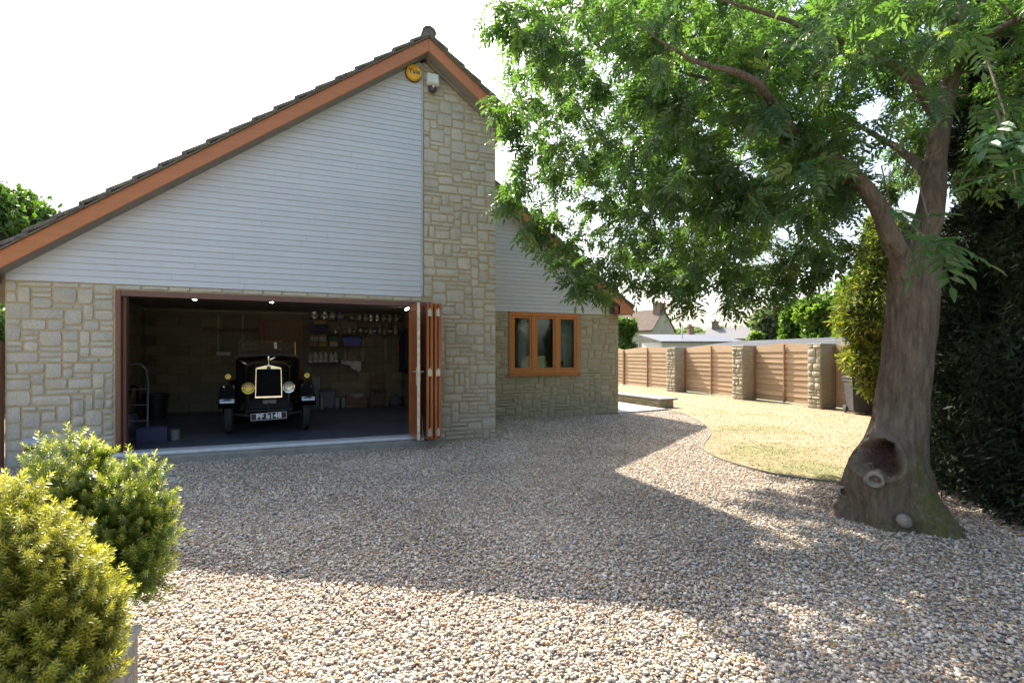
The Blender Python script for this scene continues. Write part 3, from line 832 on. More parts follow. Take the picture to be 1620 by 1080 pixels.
fl = thing('security_floodlight', 'white security floodlight with motion sensor high on the stone pier', 'floodlight', (1.97, Y0-.03, 5.97))
Mw = plain('cream plastic', (.60,.60,.50), .4)
obj('lamp_housing', MB().prism([(0,-.02),(-.07,-.05),(-.12,-.03),(-.10,.16),(-.03,.17),(0,.12)], 'x', -.10, .10), Mw, fl, local=True, bevel=.012)
obj('glass', MB().cbox((0,-.119,.065), .165, .006, .16, Matrix.Rotation(R(-6),3,'X')), plain('pale lens', (.58,.60,.50), .25), fl, local=True)
obj('bracket', MB().box(-.07,.07,-.03,0,-.12,.0), plain('grey plastic', (.18,.18,.19), .5), fl, local=True, bevel=.006)
obj('sensor', MB().lathe([(0,-.06),(.04,-.055),(.062,-.02),(.065,.01),(.05,.04),(0,.045)], 16, c=(0,-.07,-.09), rot=Matrix.Rotation(R(65),3,'X')), plain('dark sensor', (.045,.045,.05), .3), fl, local=True, smooth=True)
obj('sensor_eye', MB().lathe([(0,.022),(.018,.016),(.02,0)], 12, c=(0,-.125,-.075), rot=Matrix.Rotation(R(90),3,'X')), plain('white plastic', (.7,.7,.68), .4), fl, local=True, smooth=True)
bx = thing('outlet_box', 'small pale grey box low on the stone wall left of the garage door', 'wall box', (-3.235, Y0-.03, .285))
obj('case', MB().prism([(0,-.02),(-.08,-.01),(-.09,.05),(-.04,.10),(0,.105)], 'x', -.115, .115), plain('grey blue plastic', (.34,.37,.39), .4), bx, local=True, bevel=.008)
obj('vent', MB().box(-.09,.09,-.075,-.002,-.045,-.021), plain('black plastic', (.025,.025,.028), .4), bx, local=True)
# ================================================================== THE CAR
M_black = plain('black coach paint', (.010,.010,.012), .16, var=.1); 
M_chassis = plain('chassis black', (.016,.015,.015), .55)
M_rubber = plain('tyre rubber', (.028,.028,.03), .8, bump=.15)
M_nickel = plain('nickel plate', (.80,.765,.67), .16, 1.0, var=.04)
M_brass = plain('brass frame', (.62,.47,.08), .25, 1.0, var=.06)
M_core = plain('radiator core', (.005,.005,.006), .95, Specular_IOR_Level=.1)
M_carglass = glass_mat('car glass', (.96,.97,.97), 1.18)
M_cloth_hood = plain('black hood cloth', (.02,.02,.022), .85)
car = thing('vintage_car', 'black vintage open car with brass windscreen parked nose out in the garage', 'car', (-.60, 10.02, .1055), R(4))
def part(name, mb, m, smooth=False, bevel=0, parent=None, seg=1, label=None): return obj(name, mb, m, parent or car, smooth=smooth, bevel=bevel, seg=seg, local=True, label=label)
RY = Matrix.Rotation(R(90), 3, 'Y'); RX_ = Matrix.Rotation(R(90), 3, 'X')
def wheel(x, y):
    c = (x, y, .345); s = 1 if x > 0 else -1
    mb = MB().lathe([(.262,-.03),(.275,-.035),(.275,.035),(.262,.03)], 32, c=c, rot=RY, closed=True)
    for i in range(12):
        a = 2*math.pi*i/12
        mb.tube([(x+s*.03, y+math.cos(a)*.05, .345+math.sin(a)*.05), (x, y+math.cos(a)*.265, .345+math.sin(a)*.265)], [.018,.013], 6)
    w = part('wheel', mb, M_black, 'auto')
    prof = [(.27,-.045),(.30,-.060),(.33,-.052),(.343,-.035),(.345,-.012),(.338,-.008),(.338,.008),(.345,.012),(.343,.035),(.33,.052),(.30,.060),(.27,.045)]
    part('tyre', MB().lathe(prof, 40, c=c, rot=RY, closed=True), M_rubber, 'auto', parent=w)
    part('hub', MB().lathe([(.065,0),(.06,.05),(.03,.075),(0,.08)], 16, c=c, rot=Matrix.Rotation(R(90*s),3,'Y')), M_nickel, 'auto', parent=w)
for x in (-.61, .61):
    for y in (0, 2.55): wheel(x, y)
# chassis, axle, springs
mb = MB()
for s in (-1, 1):
    mb.tube([(s*.33,-.42,.40),(s*.33,-.25,.47),(s*.33,.2,.47),(s*.36,2.9,.47)], .03, 8)
    mb.box(s*.33-.025, s*.33+.025, -.40,.40,.33,.36)
mb.tube([(-.56,0,.33),(-.3,0,.29),(.3,0,.29),(.56,0,.33)], .026, 8)
mb.tube([(-.58,.12,.30),(.58,.12,.30)], .014, 6)
mb.tube([(-.35,-.38,.41),(.35,-.38,.41)], .017, 8)
part('chassis', mb, M_chassis, 'auto')
part('apron', MB().prism([(-.30,.44),(-.12,.60),(-.10,.58),(-.28,.42)], 'x', -.33, .33), M_chassis)
part('starting_handle', MB().tube([(0,-.18,.52),(0,-.47,.50),(0,-.475,.50),(.0,-.49,.37),(0,-.57,.365)], [.014,.014,.014,.014,.013], 8), M_chassis, 'auto')
part('starter_box', MB().box(-.10,.13,-.24,-.13,.50,.585), plain('greasy steel', (.13,.12,.11), .4, .6), bevel=.015)
# radiator
sh = MB()
outer = [(-.212,.612),(.212,.612),(.200,1.115),(.190,1.132),(.06,1.166),(0,1.176),(-.06,1.166),(-.190,1.132),(-.200,1.115)]
inner = [(-.199,.640),(.199,.640),(.189,1.108),(.185,1.109),(.06,1.111),(0,1.111),(-.06,1.111),(-.185,1.109),(-.189,1.108)]
n = len(outer); vs = []
for y, sc in ((-.235, 1.0), (-.05, 1.0)):
    vs += [(p[0], y, p[1]) for p in outer] + [(p[0], y+(.0 if y < -.2 else 0), p[1]) for p in inner]
fs = []
for i in range(n):
    j = (i+1) % n
    fs += [(i, j, n+j, n+i), (2*n+i, 3*n+i, 3*n+j, 2*n+j), (i, 2*n+i, 2*n+j, j), (n+i, n+j, 3*n+j, 3*n+i)]
sh.add(vs, fs); rad = part('radiator', sh, M_nickel, bevel=.006, seg=2)
part('core', MB().prism(inner, 'y', -.215, -.06), M_core, parent=rad)
mbf = MB()
for i in range(26): mbf.box(-.186,.186,-.2195,-.2155,.648+i*.0172,.650+i*.0172)
part('fins', mbf, plain('fin metal', (.010,.010,.011), .8), parent=rad)
part('badge', MB().lathe([(0,.01),(.03,.006),(.034,0)], 20, c=(0,-.236,1.128), rot=RX_), plain('blue enamel', (.02,.02,.08), .2), parent=rad, smooth='auto')
part('filler_cap', MB().lathe([(.028,1.16),(.03,1.185),(.008,1.19),(.008,1.27),(.022,1.275),(.028,1.30),(.022,1.33),(0,1.335)], 18, c=(0,-.15,0)), M_nickel, 'auto', parent=rad)
# mascot wing beside the cap
part('mascot', MB().prism([(.02,1.262),(.05,1.275),(.10,1.305),(.095,1.315),(.05,1.295),(.02,1.282)], 'y', -.155, -.145), M_nickel, parent=rad)
# headlamps
for s in (-1, 1):
    c = (s*.315, -.27, .79)
    h = part('headlamp', MB().lathe([(0,-.12),(.045,-.11),(.083,-.055),(.095,0),(.101,.006),(.103,.016),(.096,.024),(.089,.022)], 28, c=c, rot=RX_), M_brass if s < 0 else M_nickel, 'auto')
    part('reflector', MB().lathe([(.012,-.05),(.045,-.035),(.073,-.005),(.089,.02)], 28, c=c, rot=RX_), M_nickel, 'auto', parent=h)
    t_ = NT('headlamp glass %d' % s); M_hl = t_.set((.95,.82,.42) if s < 0 else (.9,.88,.75), .12, None, Transmission_Weight=.75, IOR=1.4)
    part('lens', MB().lathe([(.089,.020),(.064,.030),(.028,.036),(0,.037)], 28, c=c, rot=RX_), M_hl, True, parent=h)
    part('bulb', MB().lathe([(0,.02),(.012,.01),(.014,-.02),(.008,-.05)], 10, c=c, rot=RX_), plain('bulb glass', (.8,.78,.7), .2), True, parent=h)
    part('lamp_post', MB().tube([(s*.315,-.21,.70),(s*.315,-.20,.50),(s*.33,-.2,.47)], .014, 8), M_chassis, 'auto', parent=h)
    # mudguard: a section swept over the wheel
    prof = [(-.125,-.055),(-.12,-.015),(-.09,.006),(0,.014),(.09,.006),(.12,-.015),(.125,-.055)]
    path_ = []
    for a in np.linspace(200, 40, 15): path_.append((math.cos(R(a))*.44, .345+math.sin(R(a))*.47+.02))
    path_ += [(.50,.50),(.66,.36),(.80,.30)]
    path_ = [(-.455,.615),(-.435,.66)] + path_[3:]
    vs = []; fs = []; m = len(prof)
    for i, (py_, pz_) in enumerate(path_):
        a = Vector(path_[max(i-1,0)]); b = Vector(path_[min(i+1,len(path_)-1)]); d = (b-a).normalized(); nn = Vector((-d.y, d.x))
        for q in prof: vs.append((s*.62+q[0], py_+nn.x*q[1], pz_+nn.y*q[1]))
    for i in range(len(path_)-1):
        for k in range(m-1): fs.append((i*m+k, i*m+k+1, (i+1)*m+k+1, (i+1)*m+k))
    o = part('mudguard', MB().add(vs, fs), M_black, True)
    md = o.modifiers.new('thick', 'SOLIDIFY'); md.thickness = .008; md.offset = -1
    part('mudguard_lip', MB().tube([(s*.62-.118,-.452,.598),(s*.62,-.462,.612),(s*.62+.118,-.452,.598)], .012, 8), M_black, 'auto', parent=o)
    # pale strip at the front lip, reflected daylight painted into its colour
    part('lip_reflection', MB().prism([(-.472,.560),(-.462,.625),(-.455,.625),(-.464,.560)], 'x', s*.62-.105, s*.62+.105), plain('pale lip reflection', (.45,.50,.60), .25), parent=o, bevel=.003)
    sl_ = part('side_lamp', MB().lathe([(0,-.07),(.026,-.06),(.038,-.02),(.042,0),(.045,.006),(.042,.014),(.037,.014)], 20, c=(s*.62,-.16,.985), rot=RX_), M_brass, 'auto')
    part('lens', MB().lathe([(.037,.012),(.018,.021),(0,.023)], 20, c=(s*.62,-.16,.985), rot=RX_), M_hl, True, parent=sl_)
    part('lamp_stalk', MB().tube([(s*.62,-.12,.94),(s*.62,-.11,.86)], .012, 8), M_black, 'auto', parent=sl_)
    # stay from the mudguard to the frame, running board, rear mudguard
    part('running_board', MB().box(s*.62-.125, s*.62+.125, .79, 2.10, .285, .312), M_black, bevel=.006)
    vs = []; fs = []
    path2 = [(2.55+math.cos(R(a))*.43, .345+math.sin(R(a))*.46) for a in np.linspace(185, -10, 16)]
    for i, (py_, pz_) in enumerate(path2):
        a = Vector(path2[max(i-1,0)]); b = Vector(path2[min(i+1,len(path2)-1)]); d = (b-a).normalized(); nn = Vector((-d.y, d.x))
        for q in prof: vs.append((s*.62+q[0], py_+nn.x*q[1], pz_+nn.y*q[1]))
    for i in range(15):
        for k in range(m-1): fs.append((i*m+k, i*m+k+1, (i+1)*m+k+1, (i+1)*m+k))
    part('mudguard', MB().add(vs, fs), M_black, True)
# bonnet and scuttle: loft of rounded sections
def section(w, zb, zt, r, y, n=6):
    pts = [(-w, y, zb)]
    for i in range(n+1):
        a = math.pi - (math.pi/2)*i/n; pts.append((-w+r+math.cos(a)*r, y, zt-r+math.sin(a)*r*.8))
    pts.append((0, y, zt+.01))
    for i in range(n+1):
        a = math.pi/2 - (math.pi/2)*i/n; pts.append((w-r+math.cos(a)*r, y, zt-r+math.sin(a)*r*.8))
    pts.append((w, y, zb)); return pts
def loft(secs, cap=True):
    mb = MB(); n = len(secs[0]); fs = []
    for i in range(len(secs)-1):
        for k in range(n): fs.append((i*n+k, i*n+(k+1)%n, (i+1)*n+(k+1)%n, (i+1)*n+k))
    if cap: fs += [tuple(range(n)), tuple(reversed(range((len(secs)-1)*n, len(secs)*n)))]
    return mb.add([p for s in secs for p in s], fs)
part('bonnet', loft([section(.205,.55,1.12,.07,-.055), section(.30,.52,1.17,.10,.40), section(.37,.50,1.21,.12,.72)]), M_black, 'auto')
part('scuttle', loft([section(.375,.48,1.215,.12,.725), section(.49,.46,1.26,.12,.88), section(.56,.46,1.325,.10,1.10)]), M_black, 'auto')
mb = MB()
for s in (-1, 1): mb.prism([(1.105,.46),(1.105,1.22),(1.3,1.10),(2.2,1.12),(3.1,1.16),(3.2,.9),(3.15,.46)], 'x', s*.54-.02, s*.54+.02)
mb.box(-.519,.519,3.12,3.18,.46,1.15); mb.box(-.519,.519,1.15,3.11,.44,.47)
part('body_tub', mb, M_black, bevel=.01)
M_seat = plain('dark leather', (.035,.022,.018), .45)
part('seat', MB().box(-.5,.5,1.75,2.1,.47,.72).box(-.5,.5,2.101,2.22,.60,1.10), M_seat, bevel=.04, seg=2)
part('seat', MB().box(-.5,.5,2.72,2.98,.47,.74).box(-.5,.5,2.981,3.1,.60,1.14), M_seat, bevel=.04, seg=2)
part('folded_hood', MB().tube([(-.58,3.05,1.16),(-.3,3.22,1.2),(.3,3.22,1.2),(.58,3.05,1.16)], [.06,.08,.08,.06], 10), M_cloth_hood, True)
sw = part('steering_wheel', MB().lathe([(.19,-.012),(.202,0),(.19,.012),(.178,0)], 28, c=(.26,1.42,1.17), rot=Matrix.Rotation(R(-55),3,'X'), closed=True), M_core, True)
part('steering_column', MB().tube([(.26,1.42,1.17),(.26,1.02,.86)], .017, 8), M_core, 'auto', parent=sw)
# windscreen
ws = MB(); yw = 1.10
zt, zm, zb_, hw = 1.615, 1.465, 1.33, .495
for a, b in (((-hw,zb_),(-hw,zt)), ((hw,zb_),(hw,zt)), ((-hw,zt),(hw,zt)), ((-hw,zm),(hw,zm))):
    ws.tube([(a[0], yw, a[1]), (b[0], yw, b[1])], .011, 8)
wsp = part('windscreen', ws, M_brass, 'auto')
part('windscreen_glass', MB().box(-hw+.012, hw-.012, yw-.002, yw+.002, zm+.012, zt-.012), M_carglass, parent=wsp)
part('windscreen_glass', MB().box(-hw+.012, hw-.012, yw-.002, yw+.002, zb_+.012, zm-.012), M_carglass, parent=wsp)
part('glass_reflection', MB().prism([(.115,zm+.012),(.165,zm+.012),(.155,zt-.012),(.105,zt-.012)], 'y', yw-.006, yw-.0045), plain('white glare', (.8,.82,.86), .5), label='white glare strip painted as a reflection in the upper glass', parent=wsp)  # white strip added to stand in for a bright reflection in the glass
part('screen_rail', MB().tube([(-.54,1.09,1.335),(-.3,1.0,1.352),(.3,1.0,1.352),(.54,1.09,1.335)], .018, 8), plain('grey hood rail', (.12,.11,.10), .5), 'auto')
part('mirror', MB().cbox((-.62,1.1,1.24), .03,.05,.10), M_black, bevel=.01)
0 and part('horn', MB().lathe([(.015,-.12),(.02,-.05),(.05,0),(.052,.004)], 16, c=(-.47,.35,.93), rot=RX_), M_nickel, 'auto')
# number plate
pl = bpy.data.objects.new('number_plate', None)
pm = MB().box(-.275,.275,-.008,.0,-.062,.062)
npl = part('number_plate', pm, plain('plate black', (.012,.012,.013), .35), bevel=.003)
npl.location = (0.0, -.50, .325); npl.rotation_euler = (R(4), R(-2), 0)
M_white = plain('plate white', (.88,.88,.86), .3, var=.02)
fr_ = MB()
for a, b, c, d in ((-.272,.272,.054,.059),(-.272,.272,-.059,-.054),(-.272,-.267,-.0535,.0535),(.267,.272,-.0535,.0535)): fr_.box(a, b, -.0105, -.0085, c, d)
part('plate_border', fr_, M_white, parent=npl)
o = text_obj('lettering', 'PF 8148', .122, (0,-.0098,.0), M_white, npl, sx=.98, bold=.003)

# ================================================================== ON THE GARAGE WALLS
def top(name, mb, m, lab, cat, group=None, **k): return tag(obj(name, mb, m, **k), lab, cat, group)
def shelf(x0, x1, z, lab, ups, zlo, zhi, d=.26, group='shelves on the garage back wall'):
    T = thing('wall_shelf', lab, 'shelf', ((x0+x1)/2, GY1-.001, z), 0, group)
    obj('board', MB().box(x0, x1, GY1-d, GY1-.03, z-.022, z), M_shelf, T, bevel=.003)
    Mu = plain('white shelf upright', (.36,.34,.29), .5)
    for u in ups:
        obj('upright', MB().box(u-.014, u+.014, GY1-.026, GY1-.003, zlo, zhi), Mu, T)
        obj('bracket', MB().prism([(GY1-.027,z-.023),(GY1-d+.02,z-.023),(GY1-d+.02,z-.035),(GY1-.027,z-.13)], 'x', u-.009, u+.009), Mu, T)
    return z
shelf(-2.25, -1.08, 2.08, 'dark wall shelf above the two white sockets left of the inner door', (-1.95, -1.42), 1.55, 2.44)
S1 = shelf(.06, 1.00, 2.37, 'short top shelf holding four tall tins', (.80,), 2.08, 2.46)
S2 = shelf(1.07, 2.40, 2.35, 'long top shelf holding a row of eight small jars', (1.25, 2.05), 2.09, 2.44)
S3 = shelf(.08, 2.38, 2.02, 'long second shelf crowded with bottles and jars', (1.43, 2.02), 1.32, 1.97)
S4 = shelf(.08, 1.42, 1.68, 'third shelf holding a heap of cartons and a blue tub', (.40, .98), 1.30, 1.63)
S5 = shelf(.03, 1.45, 1.27, 'lowest shelf holding white bottles and a draped cloth', (.12, .78), 1.05, 1.24)
def jar(x, y, z, r, h, m, lab, cat, group, lidm=None, squat=False):
    T = thing('jar' if cat == 'jar' else cat.replace(' ', '_'), lab, cat, (x, y, z), 0, group)
    if cat == 'bottle': pr = [(0,0),(r,.0),(r,h*.62),(r*.8,h*.72),(r*.35,h*.82),(r*.35,h*.93),(0,h*.93)]
    else: pr = [(0,0),(r*.95,.0),(r,.01),(r,h*.84),(r*.86,h*.88),(0,h*.88)]
    obj('body', MB().lathe(pr, 16), m, T, local=True, smooth='auto')
    rl = r*.42 if cat == 'bottle' else r*.9
    obj('lid', MB().lathe([(0,h*.885 if cat != 'bottle' else h*.932),(rl,h*.885 if cat != 'bottle' else h*.932),(rl,h),(0,h)], 14), lidm or plain('tin lid', (.35,.35,.33), .35, .6), T, local=True, smooth='auto')
    if h > .14:
        obj('paper_label', MB().lathe([(r+.0015,h*.22),(r+.0015,h*.58)], 16), plain('pale label', (.5,.49,.45), .6), T, local=True, smooth=True)
    return T
M_tin = plain('tin plate', (.55,.55,.53), .28, .85); M_tinblue = plain('blue tin', (.05,.07,.22), .35, .2); M_glassy = plain('jar contents', (.22,.22,.20), .2); M_dkjar = plain('dark jar', (.05,.05,.06), .3)
for i, (px, m, lab) in enumerate(((497, M_tin, 'tall bright tin, first from the left on the short top shelf'), (513, M_tin, 'tall bright tin, second from the left on the short top shelf'), (525, M_glassy, 'dull grey tin, third from the left on the short top shelf'), (538, M_tinblue, 'blue tin, last on the right of the short top shelf'))):
    p = on_y(px, 500, GY1-.15); jar(p.x, GY1-.15, S1+.001, .085, .235, m, lab, 'tin', 'tins on the short top shelf')
words = ['first','second','third','fourth','fifth','sixth','seventh','last']
for i, px in enumerate((557, 569, 578, 587, 597, 607, 617, 627)):
    p = on_y(px, 503, GY1-.15); jar(p.x, GY1-.15, S2+.001, .062, .19, (M_dkjar, M_glassy, M_glassy, M_tin, M_tin, M_glassy, M_glassy, M_glassy)[i], 'small lidded jar, %s from the left on the long top shelf' % words[i] if i < 7 else 'small lidded jar, last on the right of the long top shelf', 'jar', 'jars on the long top shelf')
ms = [M_tin, M_glassy, plain('white bottle', (.55,.55,.53), .4), plain('brown bottle', (.12,.06,.03), .3), plain('green bottle', (.05,.10,.06), .3), M_dkjar, plain('white bottle', (.55,.55,.53), .4), M_tinblue, plain('grey bottle', (.3,.3,.3), .4), M_tin, plain('red bottle', (.22,.04,.03), .4), plain('white bottle', (.55,.55,.53), .4)]
nth = ['first','second','third','fourth','fifth','sixth','seventh','eighth','ninth','tenth','eleventh','last']
for i, px in enumerate((531, 545, 553, 561, 570, 579, 586, 592, 601, 608, 617, 626)):
    p = on_y(px, 521, GY1-.14); hh = (.10,.14,.18,.15,.22,.2,.12,.19,.23,.16,.2,.25)[i]
    jar(p.x, GY1-.14, S3+.001, .045+.012*(i % 3 == 1), hh, ms[i], 'assorted bottle, %s from the left on the second shelf' % nth[i], 'bottle', 'bottles on the second shelf')
T = thing('storage_box', 'navy blue box with a yellow lid at the left end of the second shelf', 'box', (.31, GY1-.15, S3+.001))
obj('case', MB().box(-.20,.20,-.11,.11,0,.23), plain('navy card', (.02,.025,.10), .6), T, local=True, bevel=.008); obj('lid', MB().box(-.12,.205,-.115,.115,.2305,.31), plain('ochre card', (.30,.23,.08), .6), T, local=True, bevel=.008)
T = thing('storage_tub', 'bright blue plastic tub on the third shelf', 'tub', (1.13, GY1-.15, S4+.001))
obj('tub', MB().prism([(-.22,0),(.22,0),(.25,.23),(-.25,.23)], 'y', -.11, .11), plain('blue plastic', (.03,.07,.36), .4), T, local=True, bevel=.015); obj('lid', MB().box(-.26,.26,-.125,.125,.231,.262), plain('blue lid', (.035,.08,.32), .45), T, local=True, bevel=.008)
def carton(x, y, z, sx, sy, sz, m, lab, name='carton', grp=None, rz=0):
    T = thing(name, lab, name.replace('_', ' '), (x, y, z), rz, grp)
    obj('carton_body', MB().box(-sx/2,sx/2,-sy/2,sy/2,0,sz), m, T, local=True, bevel=.006)
    obj('flap', MB().prism([(-sy/2,sz+.001),(sy/2,sz+.001),(sy/2-.01,sz+.012),(-sy/2+.02,sz+.02)], 'x', -sx/2+.004, sx/2-.004), m, T, local=True)
    return T
Mca, Mcb, Mcc = plain('printed carton', (.36,.35,.32), .6, var=.35, scale=24), plain('cream carton', (.42,.38,.26), .6), plain('tan carton', (.30,.20,.08), .6)
G = 'cartons on the third shelf'
carton(.20, GY1-.15, S4+.001, .20,.16,.10, Mcc, 'flat tan carton at the left end of the third shelf', grp=G)
carton(.43, GY1-.15, S4+.001, .22,.16,.09, Mcc, 'flat tan carton beside the cream carton on the third shelf', grp=G)
carton(.22, GY1-.15, S4+.125, .18,.15,.13, Mca, 'mottled grey carton stacked on the leftmost tan carton', grp=G)
carton(.42, GY1-.14, S4+.115, .17,.14,.16, Mca, 'mottled grey carton stacked beside the dark green box', grp=G)
carton(.68, GY1-.15, S4+.001, .20,.15,.12, Mcb, 'cream carton next to the blue tub on the third shelf', grp=G)
carton(.66, GY1-.14, S4+.145, .22,.14,.12, plain('green card', (.03,.07,.05), .6), 'dark green box stacked on the cream carton on the third shelf', grp=G)
for i, px in enumerate((491, 499, 507, 515, 524, 531)):
    p = on_y(px, 565, GY1-.15)
    jar(p.x, GY1-.15, S5+.001, .058, .27+.02*(i % 2), plain('milky bottle', (.52,.54,.56), .35), 'large white plastic bottle, %s from the left on the lowest shelf' % nth[i] if i < 5 else 'large white plastic bottle next to the draped cloth on the lowest shelf', 'bottle', 'white bottles on the lowest shelf', plain('dark lid', (.06,.06,.07), .5))
# cloth draped over the shelf end
vs = []; fs = []; nx, ny = 22, 16
for j in range(ny):
    for i in range(nx):
        u = i/(nx-1); v = j/(ny-1)
        x = .86+u*.50; hang = max(0, v-.45)
        ln = (.10 + .30*max(0, u-.35)**.8*(1.0-max(0,u-.82)*3.0))
        y = GY1-.06-min(v,.45)/.45*.21; z = S5+.03+.012*math.sin(u*19)+.02*math.sin(v*8+u*3)
        if hang > 0: z -= hang/.55*ln; y -= .012*math.sin(u*23+v*5)+.012
        vs.append((x, y, z))
for j in range(ny-1):
    for i in range(nx-1): fs.append((j*nx+i, j*nx+i+1, (j+1)*nx+i+1, (j+1)*nx+i))
o = top('cloth', MB().add(vs, fs), plain('grey white cloth', (.56,.55,.52), .9, bump=.2), 'crumpled white cloth hanging over the edge of the lowest shelf', 'cloth', smooth=True)
o.modifiers.new('thick', 'SOLIDIFY').thickness = .006
# sockets and switch
for px, lab in ((348, 'white twin socket on the back wall, left of its pair'), (359, 'white twin socket on the back wall, nearest the car windscreen')):
    p = on_y(px, 560, GY1)
    T = thing('wall_socket', lab, 'socket', (p.x, GY1-.001, 1.45), 0, 'sockets on the garage back wall')
    obj('plate', MB().box(-.075,.075,-.012,0,0,.085), plain('socket white', (.55,.54,.50), .4), T, local=True, bevel=.004)
    obj('switch', MB().box(-.045,-.025,-.017,-.0125,.055,.072).box(.025,.045,-.017,-.0125,.055,.072), plain('socket white', (.55,.54,.50), .4), T, local=True)
top('plug_charger', MB().box(-1.90,-1.80,GY1-.07,GY1-.002,1.56,1.66).tube([(-1.85,GY1-.06,1.66),(-1.86,GY1-.04,1.9),(-1.9,GY1-.04,2.05)], .006, 6), M_dkjar, 'black charger hanging above the right hand white socket', 'charger', bevel=.006)
# coats on the right wall
M_coat = plain('dark coat cloth', (.014,.015,.022), .9)
def coat(y, z0, z1, w, lab, x):
    mb = MB(); n = 14; m = 12; vs = []
    for j in range(m+1):
        t_ = j/m; z = z1-(z1-z0)*t_; ww = w*(.35+.65*min(1, t_*3))*(1+.15*t_)
        for i in range(n):
            a = 2*math.pi*i/n; k = 1+.12*math.sin(3*a+4*t_)+.06*math.sin(7*a)
            vs.append((x+math.cos(a)*.09*k*(.5+.5*min(1,t_*4)), y+math.sin(a)*ww/2*k, z))
    fs = [(j*n+i, j*n+(i+1)%n, (j+1)*n+(i+1)%n, (j+1)*n+i) for j in range(m) for i in range(n)] + [tuple(range(n)), tuple(reversed(range(m*n, (m+1)*n)))]
    return top('coat', mb.add(vs, fs), M_coat, lab, 'coat', 'coats hanging in the garage', smooth=True)
c_ = coat(13.3, 1.02, 2.05, .46, 'long dark coat with an orange patch hanging near the back corner', 2.33); 
obj('patch', MB().cbox((-.0,0,0), .015,.10,.10), plain('orange patch', (.55,.12,.03), .6), c_, local=True, bevel=.01).location = (2.215, 13.26, 1.62)
coat(12.8, 1.10, 2.12, .42, 'black coat hanging beside the folded doors', 2.35)
# things along the floor
F0 = .1055
def bin_round(name, x, y, r, h, m, lab, cat, z=F0):
    T = thing(name, lab, cat, (x, y, z))
    obj('drum', MB().lathe([(0,0),(r*.82,0),(r,h*.96),(r*1.05,h*.965),(r*1.05,h),(r*.95,h),(r*.78,.02)], 22), m, T, local=True, smooth='auto')
    obj('handle', MB().tube([(-r,0,h*.9),(-r*.9,-r*.7,h*.6),(0,-r*1.03,h*.55),(r*.9,-r*.7,h*.6),(r,0,h*.9)], .008, 6), m, T, local=True)
    return T
p = on_z(237, 662, F0); bin_round('garage_bin', p.x+.05, p.y+.25, .24, .52, plain('black bin', (.02,.02,.021), .5), 'round black bin with handle on the garage floor at the left', 'bin')
T = thing('hand_truck', 'silver hand truck leaning by the left jamb inside the garage', 'hand truck', (-2.52, 9.75, F0), R(8))
Ms = plain('dull aluminium', (.16,.16,.16), .45, .6)
mb = MB()
for s in (-1, 1): mb.tube([(s*.18,0,.05),(s*.18,.12,.9),(s*.15,.17,1.12)], .016, 8)
mb.tube([(-.15,.17,1.12),(-.08,.18,1.2),(.08,.18,1.2),(.15,.17,1.12)], .016, 8)
obj('frame', mb, Ms, T, local=True, smooth='auto')
for z in (.3,.55,.8): obj('crossbar', MB().tube([(-.18,z*.13-.005,z),(.18,z*.13-.005,z)], .012, 8), Ms, T, local=True, smooth='auto')
obj('foot_plate', MB().box(-.2,.2,-.2,.0,.01,.02), Ms, T, local=True)
for s in (-1, 1): obj('wheel', MB().lathe([(0,-.03),(.09,-.03),(.105,-.02),(.105,.02),(.09,.03),(0,.03)], 20, c=(s*.25,.03,.106), rot=RY), M_rubber, T, local=True, smooth='auto')
T = thing('crate', 'blue plastic crate on the garage floor in front of the hand truck', 'crate', (-2.22, 9.55, F0), R(10))
Mbl = plain('navy plastic', (.012,.02,.07), .5)
mb = MB().box(-.2,.2,-.15,.15,0,.02)
obj('base', mb, Mbl, T, local=True)
for a, b, c, d in ((-.2,.2,-.15,-.138),(-.2,.2,.138,.15),(-.2,-.188,-.137,.137),(.188,.2,-.137,.137)): obj('side', MB().box(a,b,c,d,.021,.22), Mbl, T, local=True, bevel=.003)
T = thing('paint_can', 'small pale round can beside the blue crate', 'can', (-1.93, 9.62, F0)); obj('tin', MB().lathe([(0,0),(.07,0),(.07,.15),(.074,.155),(.074,.165),(0,.16)], 18), plain('pale can', (.16,.16,.155), .5), T, local=True, smooth='auto'); obj('handle', MB().tube([(-.074,0,.13),(-.05,-.07,.08),(.05,-.07,.08),(.074,0,.13)], .003, 6), M_steel, T, local=True)
T = thing('vacuum_cleaner', 'dark vacuum cleaner with looped hose against the left garage wall', 'vacuum cleaner', (-2.75, 10.3, F0)); obj('body', MB().lathe([(0,0),(.17,0),(.18,.06),(.18,.30),(.14,.38),(0,.40)], 20), M_dkjar, T, local=True, smooth='auto'); obj('hose', MB().tube([(.0,-.15,.3),(.05,-.22,.6),(.1,-.1,.85),(.12,.1,.8),(.1,.2,.5),(.05,.15,.1)], .022, 8), M_core, T, local=True, smooth=True)
yb = GY1-.22
p = on_y(517, 640, yb); T = thing('storage_bin', 'blue grey plastic bin standing below the lowest shelf', 'bin', (p.x, yb, F0)); obj('bin_body', MB().prism([(-.17,0),(.17,0),(.20,.45),(-.20,.45)], 'y', -.16, .16), plain('slate plastic', (.10,.12,.16), .5), T, local=True, bevel=.02); obj('lid', MB().box(-.21,.21,-.17,.17,.451,.48), plain('slate lid', (.08,.10,.13), .5), T, local=True, bevel=.008)
p = on_y(500, 640, yb); T = thing('heater_panel', 'tall dark panel standing beside the blue grey bin', 'panel', (p.x, yb, F0)); obj('panel', MB().box(-.11,.11,-.05,.05,.03,.82), M_dkjar, T, local=True, bevel=.01); obj('foot', MB().box(-.12,.12,-.12,.12,0,.03), M_dkjar, T, local=True)
